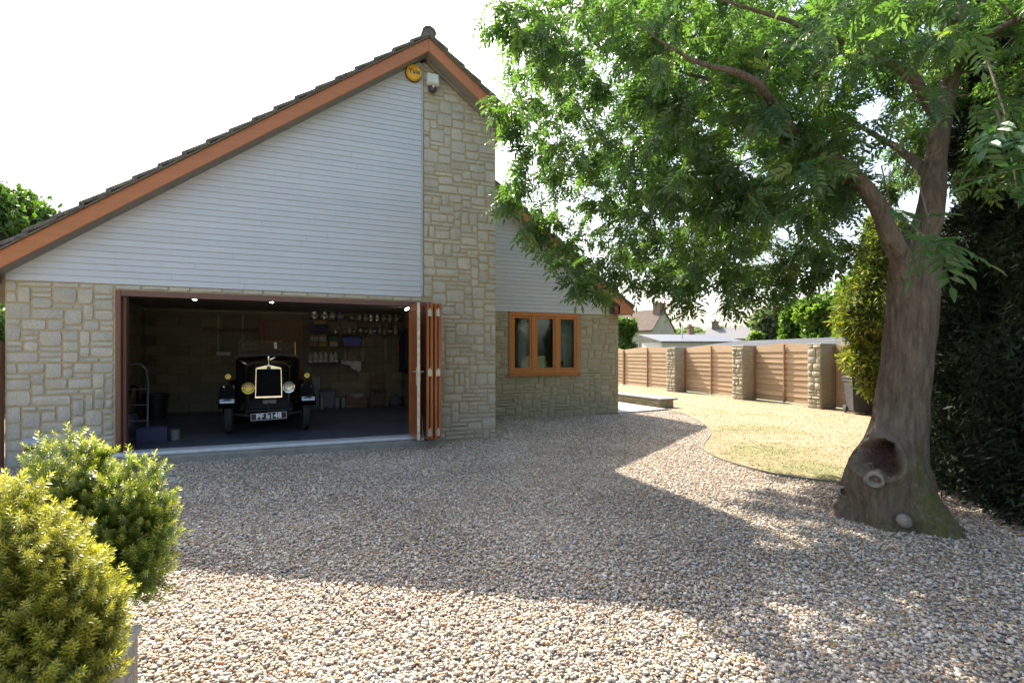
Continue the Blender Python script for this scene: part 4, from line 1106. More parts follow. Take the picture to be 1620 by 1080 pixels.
for px, lab in ((533, 'grey oil can standing next to the blue grey bin'), (543, 'grey oil can standing next to the brown wooden box')):
    p = on_y(px, 640, yb); T = thing('oil_can', lab, 'oil can', (p.x, yb, F0), 0, 'oil cans on the garage floor'); obj('can_body', MB().box(-.06,.06,-.09,.09,0,.27), plain('grey can', (.20,.20,.20), .4), T, local=True, bevel=.015); obj('spout', MB().lathe([(.025,.271),(.02,.30),(0,.30)], 12), M_dkjar, T, local=True)
p = on_y(563, 640, yb); T = thing('wooden_box', 'brown wooden box filled with rags on the garage floor', 'box', (p.x, yb-.05, F0))
for z in (0, .105, .21): obj('plank', MB().box(-.26,.26,-.18,-.165,z+.004,z+.10), M_shelf, T, local=True, bevel=.003)
obj('sides', MB().box(-.26,-.245,-.164,.16,.004,.31).box(.245,.26,-.164,.16,.004,.31).box(-.2445,.2445,.145,.16,.004,.31).box(-.2445,.2445,-.164,.1445,.004,.02), M_shelf, T, local=True)
top('rags', MB().lathe([(.20,0),(.22,.05),(.15,.10),(.05,.12),(0,.11)], 14, c=(p.x+.03, yb-.05, F0+.26)), plain('pale rag', (.33,.32,.28), .9, var=.4, scale=20, bump=.5), 'pale rags heaped in the brown wooden box', 'rags', smooth=True)
p = on_y(598, 640, yb); T = thing('chair', 'old dark wooden chair against the garage back wall', 'chair', (p.x, yb-.06, F0))
obj('seat', MB().box(-.2,.2,-.2,.2,.42,.45), M_shelf, T, local=True, bevel=.006)
for sx in (-1, 1):
    for sy_ in (-1, 1): obj('leg', MB().box(sx*.18-.017,sx*.18+.017,sy_*.18-.017,sy_*.18+.017,0,.42), M_shelf, T, local=True)
    obj('back_post', MB().box(sx*.18-.017,sx*.18+.017,.165,.2,.451,.85), M_shelf, T, local=True)
obj('backrest', MB().box(-.162,.162,.17,.19,.62,.82), M_shelf, T, local=True, bevel=.004)
p = on_y(625, 640, yb); top('bag', MB().lathe([(0,0),(.17,.0),(.20,.10),(.15,.22),(.06,.30),(.03,.33),(0,.33)], 16, c=(p.x, yb-.15, F0)), plain('dark bag', (.07,.07,.085), .8, var=.3), 'slumped dark bag with a pale top in the right back corner of the garage', 'bag', smooth=True)
p = on_z(612, 641, F0); top('floor_mat', MB().cbox((p.x, p.y-.1, F0+.006), .62, .36, .010, Matrix.Rotation(R(6),3,'Z')), plain('grey mat', (.15,.15,.15), .9), 'grey mat lying on the dark garage floor near the chair', 'mat', bevel=.003)
p = on_y(509, 640, GY1-.5); top('bottle_pump', MB().tube([(p.x, GY1-.5, F0),(p.x, GY1-.5, F0+.3)], .02, 10).tube([(p.x, GY1-.5, F0+.3),(p.x, GY1-.5, F0+.42)], .008, 8), plain('pale tube', (.45,.45,.45), .4), 'thin pale hand pump standing on the floor right of the car', 'pump')

# ================================================================== FENCE, PILLARS, BINS
FA, FB = Vector((13.0, 7.0)), Vector((14.55, 22.6))          # line of the fence face
fd = (FB-FA).normalized(); fnn = Vector((-fd.y, fd.x))       # fnn points towards the lawn
def fpt(y): return FA + fd*((y-FA.y)/fd.y)
def pillar(y0, y1, lab):
    a = fpt(y0)
    yc = (y0+y1)/2; c = fpt(yc)
    rz = math.atan2(fd.y, fd.x)
    T = thing('stone_pillar', lab, 'pillar', (c.x, c.y, 0), rz, 'stone pillars of the fence')
    L = (y1-y0); hw = L/2; d0, d1 = -.05, .46                  # local x along fence, y towards lawn
    H = 1.74
    core = obj('core', MB().box(-hw, hw, d0, d1, -.1, H), M_mortar_moss, T, local=True)
    rr = random.Random(int(y0*10)); z = .02
    # roughly squared stones on the lawn face and the face towards the drive
    while z < H-.04:
        h = min(rr.choice((.085,.12,.16,.2)), H-z)
        x = -hw
        while x < hw-.01:
            w = min(rr.uniform(.14,.30), hw-x)
            if hw-x-w < .09: w = hw-x
            o = obj('stone', stone_mb(x+.004, x+w-.004, z+.005, z+h-.005, rr.uniform(.02,.045), rr, plane=-d1), M_stone_pillar, T, smooth='auto', fix=False, local=True); o.rotation_euler = (0,0,math.pi); x += w
        y = d0
        while y < d1-.01:
            w = min(rr.uniform(.2,.34), d1-y)
            if d1-y-w < .1: w = d1-y
            obj('stone', stone_mb(y+.004, y+w-.004, z+.005, z+h-.005, rr.uniform(.008,.014), rr, plane=-hw, axis='x', sgn=1), M_stone_pillar, T, smooth='auto', fix=False, local=True); y += w
        z += h
    obj('cap', MB().box(-hw-.015, hw+.015, d0-.015, d1+.015, H+.001, H+.03), M_stone_pillar, T, local=True, bevel=.008)
    for zz in (.42, 1.32):
        obj('bracket', MB().box(-hw-.03, -hw-.012, d0+.02, d0+.09, zz, zz+.07), plain('black iron', (.02,.018,.016), .5, .5), T, local=True)
    return T
pillar(9.55, 9.98, 'stone pillar nearest the wheelie bins, right hand one of three'); pillar(12.45, 12.95, 'middle stone pillar between two arched fence panels'); pillar(16.15, 16.75, 'far stone pillar nearest the house, with a pale cap')
def fence_panel(y0, y1, lab, base=.06):
    a, b = fpt(y0), fpt(y1); L = (b-a).length; rz = math.atan2(fd.y, fd.x)
    T = thing('fence_panel', lab, 'fence panel', (a.x, a.y, 0), rz, 'larch lap fence panels')
    H = 1.72; z = base; k = 0; hs = []
    nb = 10; bh = (H-base)/nb
    def arch(x): return H + .10*math.sin(math.pi*min(1,max(0,x/L)))
    rr = random.Random(int(y0*7))
    for k in range(nb):
        z0 = base+k*bh; z1 = z0+bh+.02
        nseg = 16; vs = []; 
        ph = rr.uniform(0, 6); am = rr.uniform(.002,.008)
        last = (k == nb-1)
        for i in range(nseg+1):
            x = L*i/nseg; wv = am*math.sin(x*2.3+ph)+am*.6*math.sin(x*5.1+ph*2)
            zb, zt_ = z0+wv, (arch(x) if last else z1)
            vs += [(x, .034, zb), (x, .012, zt_), (x, .002, zt_), (x, .020, zb)]
        fs = []
        for i in range(nseg):
            for q in range(4): fs.append((i*4+q, i*4+(q+1)%4, (i+1)*4+(q+1)%4, (i+1)*4+q))
        fs += [(0,1,2,3), tuple(nseg*4+q for q in (3,2,1,0))]
        obj('board', MB().add(vs, fs), M_fence_x, T, local=True)
    for x in (.03, L/2, L-.03):
        obj('batten', MB().box(x-.025, x+.025, .036, .075, base-.02, arch(x)-.03), M_batten, T, local=True, bevel=.004)
    obj('gravel_board', MB().box(0, L, -.01, .05, -.1, base-.03), plain('gravel board', (.36,.34,.29), .9, var=.2), T, local=True, bevel=.005)
    return T
M_fence_x = wood_mat('larch fence board x', (.31,.205,.112), (.46,.33,.195), 'x', .75, .8, .5, knots=True, per=.25)
fence_panel(6.9, 9.54, 'arched timber fence panel behind the grey wheelie bin'); fence_panel(9.99, 12.44, 'arched timber fence panel between the right and middle stone pillars')
fence_panel(12.96, 16.14, 'arched timber fence panel between the middle and far stone pillars'); fence_panel(16.76, 21.0, 'arched timber fence panel beyond the far stone pillar'); fence_panel(21.02, 24.0, 'arched timber fence panel partly hidden behind the house corner')
def wheelie(x, y, rz, m, lab, g):
    T = thing('wheelie_bin', lab, 'wheelie bin', (x, y, .012), rz, g)
    obj('bin_body', MB().add([(-.20,-.24,.05),(.20,-.24,.05),(.20,.20,.05),(-.20,.20,.05),(-.26,-.33,.84),(.26,-.33,.84),(.26,.28,.84),(-.26,.28,.84)], [(0,3,2,1),(4,5,6,7),(0,1,5,4),(1,2,6,5),(2,3,7,6),(3,0,4,7)]), m, T, local=True, bevel=.03, seg=2)
    obj('rim', MB().box(-.275,.275,-.345,.30,.79,.865), m, T, local=True, bevel=.012)
    obj('lid', MB().prism([(-.37,.866),(.30,.866),(.30,.90),(.0,.93),(-.35,.90)], 'x', -.29, .29), m, T, local=True, bevel=.012)
    obj('handle', MB().tube([(-.22,.30,.86),(-.22,.36,.88),(.22,.36,.88),(.22,.30,.86)], .016, 8), m, T, local=True)
    for s in (-1, 1): obj('wheel', MB().lathe([(0,-.025),(.085,-.025),(.1,-.015),(.1,.015),(.085,.025),(0,.025)], 20, c=(s*.23,.21,.1), rot=RY), M_rubber, T, local=True, smooth='auto')
p = on_z(1358, 656, .012); wheelie(p.x+.25, p.y+.15, R(-35), plain('dark grey plastic', (.038,.040,.045), .45), 'dark grey wheelie bin standing on the lawn against the fence', 'wheelie bins')
p = on_z(1396, 660, .012); wheelie(p.x+.35, p.y+.1, R(-30), plain('teal plastic', (.10,.17,.18), .42), 'teal wheelie bin mostly hidden behind the tree trunk', 'wheelie bins')
# low wall with slab top
T = thing('low_wall', 'low stone retaining wall with a flat slab top beside the house path', 'low wall', (9.0, 11.45, 0))
mb = MB().box(9.0, 9.45, 11.47, 17.2, -.1, .225); obj('wall_core', mb, M_mortar_moss, T)
rr = random.Random(4); 
for z0, z1 in ((.0,.11),(.115,.22)):
    y = 11.46
    while y < 16.6:
        w = rr.uniform(.16,.42); obj('stone', stone_mb(y+.006, y+w-.006, z0+.004, z1-.003, rr.uniform(.015,.035), rr, plane=9.0, axis='x', sgn=1), M_stone_moss, T, smooth='auto', fix=False); y += w
    x = 8.99
    while x < 9.4: obj('stone', stone_mb(x+.006, x+.214, z0+.004, z1-.003, .022, rr, plane=11.47), M_stone_moss, T, smooth='auto', fix=False); x += .225
y = 11.36
while y < 16.6:
    l_ = rr.uniform(.7,1.0); obj('coping_slab', MB().box(8.95,9.53,y+.004,y+l_-.004,.2255,.272), M_conc, T, bevel=.008); y += l_
# brown gate post at the left corner of the house
T = thing('gate_post', 'brown timber gate post at the left corner of the stone wall', 'post', (XL-.06, Y0-.02, 0))
obj('post', MB().box(XL-.115, XL-.02, Y0-.06, Y0+.04, -.05, 1.62), M_frame, T, bevel=.006); obj('gate_boards', MB().box(XL-1.2, XL-.117, Y0-.03, Y0+.0, .05, 1.55), M_frame, T)
# ================================================================== FOLIAGE TOOLS
def frames(dirs, up=None):
    d = dirs/np.linalg.norm(dirs, axis=1, keepdims=True)
    u = np.tile(np.array([0,0,1.0]), (len(d),1)) if up is None else up
    s = np.cross(d, u); bad = np.linalg.norm(s, axis=1) < 1e-4; s[bad] = [1,0,0]
    s /= np.linalg.norm(s, axis=1, keepdims=True); n = np.cross(s, d); return s, d, n
def stamp(tv, tf, pos, s, d, n, scale):
    """place template tv (k,3: x=side, y=along, z=normal) at each position"""
    N = len(pos); k = len(tv)
    V = pos[:,None,:] + scale[:,None,None]*(tv[None,:,0:1]*s[:,None,:] + tv[None,:,1:2]*d[:,None,:] + tv[None,:,2:3]*n[:,None,:])
    F = tf[None,:,:] + (np.arange(N)*k)[:,None,None]
    return V.reshape(-1,3), F.reshape(-1, tf.shape[1])
def compound_leaf(pairs=4, seed=0):
    """an ash leaf: opposite leaflets along a drooping stalk and one at the tip"""
    r = random.Random(seed); V = []; F = []
    def leaflet(b, ang, L, W, droop):
        dx, dy = math.sin(ang), math.cos(ang); px_, py_ = dy, -dx
        n = len(V); zf = lambda t: -droop*t*t
        V.append((b[0], b[1], b[2]))
        for t_, w in ((.35, 1.0), (.70, .72)):
            for s_ in (-1, 1): V.append((b[0]+dx*L*t_+px_*W*w*s_, b[1]+dy*L*t_+py_*W*w*s_, b[2]+zf(t_)+.006))
            V.append((b[0]+dx*L*t_, b[1]+dy*L*t_, b[2]+zf(t_)-.002))
        V.append((b[0]+dx*L, b[1]+dy*L, b[2]+zf(1.0)))
        # n base; n+1 l1, n+2 r1, n+3 c1; n+4 l2, n+5 r2, n+6 c2; n+7 tip
        F.extend([(n,n+3,n+1),(n,n+2,n+3),(n+1,n+3,n+6),(n+1,n+6,n+4),(n+3,n+2,n+5),(n+3,n+5,n+6),(n+4,n+6,n+7),(n+6,n+5,n+7)])
    Ls = .24
    for i in range(pairs):
        t_ = .22+.70*i/(pairs-.3); b = (0, Ls*t_, -.03*t_*t_)
        for s_ in (-1, 1): leaflet(b, s_*r.uniform(.75,1.05), r.uniform(.075,.10), r.uniform(.013,.017), r.uniform(.006,.03))
    leaflet((0, Ls*.98, -.03), r.uniform(-.1,.1), .10, .017, .02)
    n = len(V); V.extend([(-.0016,0,0),(.0016,0,0),(.001,Ls,-.03),(-.001,Ls,-.03)]); F.extend([(n,n+1,n+2),(n,n+2,n+3)])
    return np.array(V), np.array(F)

# ================================================================== THE ASH TREE
TD = 4.53
tree = thing('ash_tree', 'large ash tree with a hollow flared trunk standing between gravel and lawn', 'tree', (4.93, 2.90, 0))
def tree_bark():
    t = NT('ash bark'); v = t.coord()
    n = t.noise(t.coord((7,7,1.6)), 3.2, 8, .65, .4); n2 = t.noise(v, 38, 5, .7); n3 = t.noise(v, 2.4, 4)
    c = t.ramp(n, [(.28, (.075,.052,.034)), (.5, (.17,.125,.085)), (.72, (.27,.205,.145))])
    c = t.mix(t.ramp(n3, [(.50, 0), (.70, .4)]), c, (.26,.22,.17))
    moss = t.math('MULTIPLY', t.attr('moss'), t.ramp(t.noise(v, 11, 6, .7), [(.36, 0), (.50, 1)]))
    c = t.mix(moss, c, t.ramp(n2, [(.3, (.05,.058,.012)), (.7, (.20,.18,.035))]))
    lich = t.math('MULTIPLY', t.attr('moss'), t.ramp(t.noise(v, 17, 5, .6), [(.60, 0), (.68, .8)]))
    c = t.mix(lich, c, (.30,.28,.20))
    rot_ = t.attr('hollow'); c = t.mix(rot_, c, t.ramp(n2, [(.35, (.030,.016,.010)), (.7, (.14,.065,.04))]))
    lip = t.attr('callus'); c = t.mix(lip, c, t.ramp(n, [(.3, (.20,.15,.09)), (.7, (.36,.28,.18))]))
    t.bump(t.math('ADD', t.math('MULTIPLY', n, 1.6), t.math('MULTIPLY', n2, .6)), 1.0, .04)
    return t.set(c, .92)
M_bark = tree_bark()
# trunk axis read from the photograph, radius in metres
axis = [(0.0, 1418, 812, .31), (.12, 1417, 790, .295), (.30, 1414, 755, .265), (.50, 1415, 720, .235), (.70, 1421, 682, .205), (.95, 1427, 635, .192), (1.3, 1434, 570, .184), (1.7, 1440, 500, .180), (2.05, 1444, 440, .183), (2.25, 1447, 405, .186), (2.42, 1450, 370, .165), (2.62, 1453, 340, .085)]
to_cam = Vector((-4.93, -2.90, 0)).normalized(); side_l = Vector((-CY_, SY_, 0))
NA, NH = 112, 120
axp = [at_d(px, 562, TD) for _, px, _, _ in axis]; axz = [a[0] for a in axis]; axr = [a[3] for a in axis]
V = []; moss = []; hol = []; cal = []
H_TOP = 2.60
for j in range(NH):
    z = -.06 + (H_TOP+.06)*(j/(NH-1))**1.15
    cx_ = np.interp(z, axz, [p.x for p in axp]); cy_ = np.interp(z, axz, [p.y for p in axp]); r0 = np.interp(z, axz, axr)
    for i in range(NA):
        a = 2*math.pi*i/NA; d = Vector((math.cos(a), math.sin(a), 0))
        fl_ = max(0, 1-z/.62)
        lobes = .5+.5*math.cos(a*5+1.2+.6*math.sin(a*2))
        r = r0 + .115*fl_**2*(.45+.9*lobes) + .035*fl_*math.sin(a*3+.5)
        r += .020*noise.noise(Vector((d.x*2.2, d.y*2.2, z*1.3))) + .012*noise.noise(Vector((d.x*6, d.y*6, z*4))) + .004*noise.noise(Vector((d.x*22, d.y*22, z*9)))
        r += .011*(.5-abs(noise.noise(Vector((d.x*6.5, d.y*6.5, z*1.1)))))*min(1, z*1.5+.4) + .006*(.4-abs(noise.noise(Vector((d.x*15, d.y*15, z*3.5)))))
        # fluting up to the fork
        lat = d.dot(side_l); fr_ = d.dot(to_cam)
        r += -.030*math.exp(-((lat-.42)/.13)**2)*(1 if fr_ > 0 else 0)*min(1, max(0,(z-.55)*2))
        ang = math.atan2(lat, fr_)                       # + is left as seen from the drive
        mz = 0; hz = 0; cz = 0
        # bulge and hollow on the left
        bul = math.exp(-((ang-.95)/.62)**2)*math.exp(-((z-.46)/.27)**2); r += .15*bul
        e = ((ang-.74)/.30)**2 + ((z-.585-.10*(ang-.74))/.14)**2
        e += .55*noise.noise(Vector((ang*3.2, z*6, 1))) + .3*noise.noise(Vector((ang*9, z*17, 4)))
        low = max(0, 1-z/.75); r += low*(.035*noise.noise(Vector((d.x*4.2, d.y*4.2, z*5.5))) + .016*noise.noise(Vector((d.x*11, d.y*11, z*13))))
        if e < 1: r -= .22*(1-e)**.5; hz = min(1, (1-e)*3)
        cz = math.exp(-((e-1.28)/.30)**2)*(1 if fr_ > -.3 else 0); r += .035*cz*(1+.9*noise.noise(Vector((ang*6, z*9, 8))))
        if z < .78: mz = max(0, math.exp(-((ang+.32)/.62)**2)*min(1, max(0, (.85-z)*2.4)))
        if z < .12: mz = max(mz, .5*max(0, 1-abs(ang)/1.6))
        V.append((cx_+d.x*r, cy_+d.y*r, z)); moss.append(mz); hol.append(hz); cal.append(min(.85, cz*.8)*(1-hz))
F = [(j*NA+i, j*NA+(i+1)%NA, (j+1)*NA+(i+1)%NA, (j+1)*NA+i) for j in range(NH-1) for i in range(NA)]
np_obj('trunk', V, F, M_bark, tree, True, {'moss': moss, 'hollow': hol, 'callus': cal})
TV = [Vector(v) for v in V]
def on_trunk(px, py):
    """the point of the trunk surface seen nearest to a place in the photograph"""
    best = None
    for v in TV:
        q = proj(v); d_ = abs(q[0]-px)+abs(q[1]-py)
        if d_ < 7 and (best is None or q[2] < best[0]): best = (q[2], v)
    return best[1] if best else at_d(px, py, TD-.3)
def scar(px, py, rr, lab, squash=1.0, push=0.0):
    """a callused pruning scar on the trunk"""
    p = on_trunk(px, py)
    q = (Vector((0,0,CAM_H))-p); q.z *= .2; q.normalize(); p = p - q*.012; rot = q.to_track_quat('Z', 'Y').to_matrix()
    prof = [(rr*1.25,-.06),(rr*1.18,-.01),(rr*1.0,.028),(rr*.80,.030),(rr*.68,.008),(rr*.6,-.012),(rr*.3,-.006),(0,-.01)]
    mb = MB().lathe(prof, 26, rot=rot); 
    mb.v = [tuple(Vector(v)*(1+.28*noise.noise(Vector(v)*11+p*3)+.12*noise.noise(Vector(v)*34)) + p) for v in mb.v]
    o = obj('pruning_scar', mb, None, tree, smooth=True, label=lab)
    t = NT('scar wood '+lab[:12]); vv = t.coord(); n = t.noise(vv, 22, 6, .7); t.bump(n, .8, .02)
    o.data.materials.append(t.set(t.ramp(n, [(.3, (.16,.13,.10)), (.55, (.29,.25,.19)), (.75, (.42,.38,.31))]), .9))
scar(1383, 759, .060, 'round callused pruning scar below the hollow'); scar(1332, 778, .045, 'small oval pruning scar at the left root', push=.04)
# pale cut root stub at the base
p = on_trunk(1424, 822)
mb = MB().lathe([(.06,0),(.055,.03),(.035,.05),(0,.055)], 18, rot=(Vector((0,0,CAM_H))-p).to_track_quat('Z','Y').to_matrix() @ Matrix.Rotation(.5,3,'Y')); mb.v = [tuple(Vector(v)*(1+.2*noise.noise(Vector(v)*12))+p) for v in mb.v]
t = NT('cut root'); n = t.noise(t.coord((3,3,14)), 6, 5); t.bump(n, .6, .01)
obj('root_stub', mb, t.set(t.ramp(n, [(.3,(.16,.115,.085)),(.7,(.33,.275,.225))]), .85), tree, smooth=True, label='pale cut root stub at the foot of the trunk')
# main limbs; each is (px, py, distance) along its run
limbs = [
 [(1440,520,TD),(1432,430,4.46),(1412,378,4.38),(1386,318,4.33),(1344,270,4.3),(1290,236,4.25),(1235,190,4.3),(1170,150,4.5),(1100,120,4.8),(1030,100,5.0)],
 [(1443,530,TD),(1449,430,4.50),(1457,375,4.46),(1472,310,4.45),(1488,220,4.5),(1502,130,4.6),(1520,20,4.7),(1530,-150,4.8),(1525,-420,4.9)],
 [(1492,190,4.5),(1440,120,4.35),(1350,75,4.05),(1230,30,3.7),(1080,-15,3.4)],
 [(1350,280,4.32),(1300,300,4.75),(1210,312,5.3),(1090,332,5.9),(970,350,6.3)],
 [(1506,105,4.62),(1570,50,4.0),(1680,10,3.4)],
 [(1524,-90,4.75),(1400,-130,5.3),(1200,-150,6.1),(1000,-120,6.8)],
 [(1262,212,4.25),(1190,130,3.8),(1090,90,3.6),(1010,40,3.5)],
 [(1524,-60,4.75),(1640,-90,5.4),(1760,-110,6.0)],
 [(1478,275,4.47),(1420,240,5.1),(1330,180,5.9),(1200,140,6.6)],
 [(1515,40,4.68),(1440,-40,4.0),(1330,-120,3.2)]]
rad0 = [.112,.172,.065,.055,.06,.06,.045,.055,.06,.05]
nodes = []                                          # (position, radius)
for L, r0 in zip(limbs, rad0):
    pts = catmull([at_d(*q) for q in L], 8); n = len(pts)
    rr = [max(.006, r0*(1-.96*(i/(n-1))**.8)) for i in range(n)]
    if r0 > .1: rr = [r*min(1, .62+.38*i/8) for i, r in enumerate(rr)]
    pts = [p + Vector((noise.noise(p*2.1), noise.noise(p*2.1+Vector((9,0,0))), noise.noise(p*2.1+Vector((0,9,0)))))*.03 for p in pts]
    mb = MB().tube(pts, rr, 16 if r0 > .1 else 10)
    mb.v = [tuple(Vector(v)+Vector((noise.noise(Vector(v)*9), noise.noise(Vector(v)*9+Vector((5,5,5))), 0))*.012) for v in mb.v]
    obj('limb', mb, M_bark, tree, smooth=True, fix=False)
    nodes += [(p, r) for p, r in zip(pts, rr)][3:]
# crown: leaf clusters spread through a broad dome, joined back to the limbs by twigs
tr_ = random.Random(42)
RIGHT = Vector((CY_, -SY_, 0)); FWD = Vector((SY_, CY_, 0))
CC = RIGHT*3.50 + FWD*5.85 + Vector((0,0,4.5))
clusters = []
LEFT_EDGE = ([-400,-20,60,120,200,260,320,380,430,470,520], [900,775,798,812,806,838,862,885,925,1000,1080])
LOW_EDGE = ([780,840,880,930,980,1050,1100,1180,1250,1320,1380,1440,1700], [185,295,360,405,430,432,446,462,440,400,345,290,300])
def crown_ok(p):
    d = p-CC; lat = d.dot(RIGHT); dep = d.dot(FWD)
    wob = 1+.18*noise.noise(p*.75)
    up = d.z/(4.2 if d.z > 0 else 2.7)
    if (lat/3.6)**2+(dep/3.35)**2+up**2 > wob: return False
    if p.z < 2.0+.35*noise.noise(Vector((p.x*1.1, p.y*1.1, 3))): return False
    px, py, z = proj(p)
    if z < 2.2: return False
    if px < np.interp(py, *LEFT_EDGE)+34*noise.noise(Vector((py*.025, 1, 2))): return False
    if py > np.interp(px, *LOW_EDGE)+26*noise.noise(Vector((px*.03, 4, 2))): return False
    return True
tries = 0; vis = 0; hid = 0
while (vis < 1600 or hid < 150) and tries < 400000:
    tries += 1
    p = CC + RIGHT*tr_.uniform(-4.1,3.9) + FWD*tr_.uniform(-3.7,3.7) + Vector((0,0,tr_.uniform(-2.7,4.4)))
    if not crown_ok(p): continue
    px, py, z = proj(p)
    if 1345 < px < 1550 and py > 215 and z < TD+.4: continue      # the fork and trunk stay open to view
    if px > 1540 and py > 300: continue
    inview = -60 < py and px < 1700
    if inview and 1240 < px < 1580 and 40 < py < 400 and tr_.random() < .30: continue
    rho = ((p-CC).length)/3.3
    if tr_.random() > .45+.55*min(1, rho): continue
    if inview and z < 3.0 and tr_.random() < .55: continue
    if noise.noise(p*1.6+Vector((3,1,7))) < -.02: continue       # gaps of sky
    if inview:
        if vis >= 1600: continue
        vis += 1
    else:
        if hid >= 150: continue
        hid += 1
    clusters.append((p, .70))
# hanging sprays along the lower left rim
for q in [(792,322,5.0),(806,330,5.0),(848,368,4.8),(838,378,4.9),(868,360,5.0),(884,432,4.6),(930,452,4.7),(915,440,4.8),(955,470,4.7),(800,195,4.9),(812,180,4.6),(822,215,4.7),(840,250,4.8),(795,172,4.9),(870,400,5.0),(905,400,5.0),
          (1080,492,4.5),(1090,470,4.6),(1070,455,4.7),(1100,445,4.6),(1160,485,4.5),(1180,470,4.5),(1172,455,4.6),(1000,462,4.8),(985,440,4.8),(1030,440,4.8),(1130,440,4.7),(1225,470,4.7),(1240,450,4.8),(1300,430,4.9),(1275,455,5.0),(1330,420,5.0),
          (820,290,4.6),(850,300,4.6),(800,40,4.3),(790,25,4.2),(815,75,4.3),(780,60,4.4),(830,20,4.3),(905,470,4.8),(945,430,4.9),(1320,395,5.2),(1350,390,5.3),(1045,465,4.8),(1200,440,4.8)]:
    for k in range(2): clusters.append((at_d(q[0]+tr_.uniform(-12,12), q[1]-14+tr_.uniform(-12,12), q[2]+.5+tr_.uniform(-.3,.3)), .78))
for k in range(190):
    px, py = tr_.uniform(1040, 1345), tr_.uniform(10, 330)
    if noise.noise(Vector((px*.012, py*.012, 5))) < -.05: continue
    clusters.append((at_d(px, py, tr_.uniform(3.9, 4.9)), .64))
clusters.sort(key=lambda c: (c[0]-Vector((4.9,2.9,2.6))).length)
tw = MB(); npos = [n[0] for n in nodes]; nrad = [n[1] for n in nodes]
NPA = np.array([tuple(p) for p in npos]); leafP = []; leafD = []; leafS = []
root_pt = np.array((4.9,2.9,2.6))
def add_twig(p, size):
    global NPA
    P_ = np.array(tuple(p)); dd = np.linalg.norm(NPA-P_, axis=1)
    # prefer joints nearer the trunk than the tip itself
    pen = np.linalg.norm(NPA-root_pt, axis=1) - np.linalg.norm(P_-root_pt)
    k = int(np.argmin(dd + np.maximum(0, pen)*1.5))
    a = Vector(NPA[k]); L = (p-a).length
    mid = a.lerp(p, .55)+Vector((tr_.uniform(-.1,.1), tr_.uniform(-.1,.1), .12+.05*L)) * min(1, L)
    pts = catmull([a, mid, p], 4); n = len(pts); r0 = min(nrad[k]*.7, .006+.009*L)
    tw.tube(pts, [max(.0028, r0*(1-.75*i/(n-1))) for i in range(n)], 4, cap=False)
    NPA = np.vstack([NPA, np.array([tuple(q) for q in pts[2:]])])
    nrad.extend([max(.004, r0*(1-.75*i/(n-1))) for i in range(2, n)])
    # leaves in opposite pairs along the last stretch
    d = (pts[-1]-pts[-3]).normalized(); nl = tr_.randint(9, 13)
    for i in range(nl):
        t_ = 1-(i//2)*.12*min(1, .5/max(.15, L)); q = a.lerp(p, t_) if t_ < .75 else pts[-1].lerp(pts[-2], (1-t_)*2)
        out = Vector((tr_.gauss(0,1), tr_.gauss(0,1), tr_.gauss(-.25,.55))).normalized(); dr = (d*.55+out).normalized()
        dr = (dr + Vector((0,0,-.35))).normalized()
        leafP.append(q+Vector((tr_.gauss(0,.035), tr_.gauss(0,.035), tr_.gauss(0,.035)))); leafD.append(dr); leafS.append(tr_.uniform(.75,1.2)*size)
for p, s_ in clusters: add_twig(p, s_)
obj('twigs', tw, M_bark, tree, fix=False, kind='stuff')
M_leaf = leaf_mat('ash leaf', [(0,(.058,.104,.046)),(.45,(.088,.148,.060)),(.8,(.125,.19,.064)),(1,(.21,.245,.075))], .5, .28, 'tone', (1.55,1.9,.55))
LP = np.array([tuple(p) for p in leafP]); LD = np.array([tuple(p) for p in leafD]); LS = np.array(leafS)
s, d, n = frames(LD); roll = nrng.normal(0, .7, len(LP)); cr, sr = np.cos(roll)[:,None], np.sin(roll)[:,None]
s, n = s*cr+n*sr, n*cr-s*sr
Vs, Fs, As = [], [], []; off = 0
for k in range(3):
    idx = np.arange(len(LP)) % 3 == k; tv, tf = compound_leaf((4,5,4)[k], k)
    Vk, Fk = stamp(tv, tf, LP[idx], s[idx], d[idx], n[idx], LS[idx]); Vs.append(Vk); Fs.append(Fk+off); off += len(Vk)
    tone = np.clip(nrng.normal(.42,.22,idx.sum()), 0, 1); As.append(np.repeat(tone, len(tv)))
np_obj('crown', np.vstack(Vs), np.vstack(Fs), M_leaf, tree, attr={'tone': np.concatenate(As)})
# a few big leaves hang close to the viewer and can be picked apart
tv, tf = compound_leaf(4, 9); big = None
M_bigleaf = leaf_mat('near ash leaf', [(0,(.05,.115,.04)),(1,(.07,.15,.05))], .3, .36, None, (1.3,1.6,.7))
sprays = [((1470,352,3.0), (1486,392,3.0), 9), ((1604,262,2.7), (1612,330,2.65), 11), ((1590,180,2.6),(1596,235,2.6), 8), ((1410,330,3.7),(1470,372,3.55), 5)]
for top_, tip, cnt in sprays:
    a, b = at_d(*top_), at_d(*tip)
    tw2 = MB().tube([a+Vector((.05,.1,.35)), a, b], [.006,.004,.002], 6); obj('twig', tw2, M_bark, tree)
    for i in range(cnt):
        q = a.lerp(b, tr_.random()); dr = Vector((tr_.uniform(-1,1), tr_.uniform(-1,.4), tr_.uniform(-.8,.2))).normalized()
        if big is None:
            me = bpy.data.meshes.new('leaf'); me.from_pydata([tuple(x) for x in tv], [], [tuple(int(y) for y in x) for x in tf]); me.materials.append(M_bigleaf); big = me
        o = bpy.data.objects.new('leaf', big); COL.objects.link(o); o.parent = tree
        o.location = ROOT[tree].inverted() @ q
        o.rotation_euler = dr.to_track_quat('Y', 'Z').to_euler(); o.scale = [tr_.uniform(.9,1.25)]*3

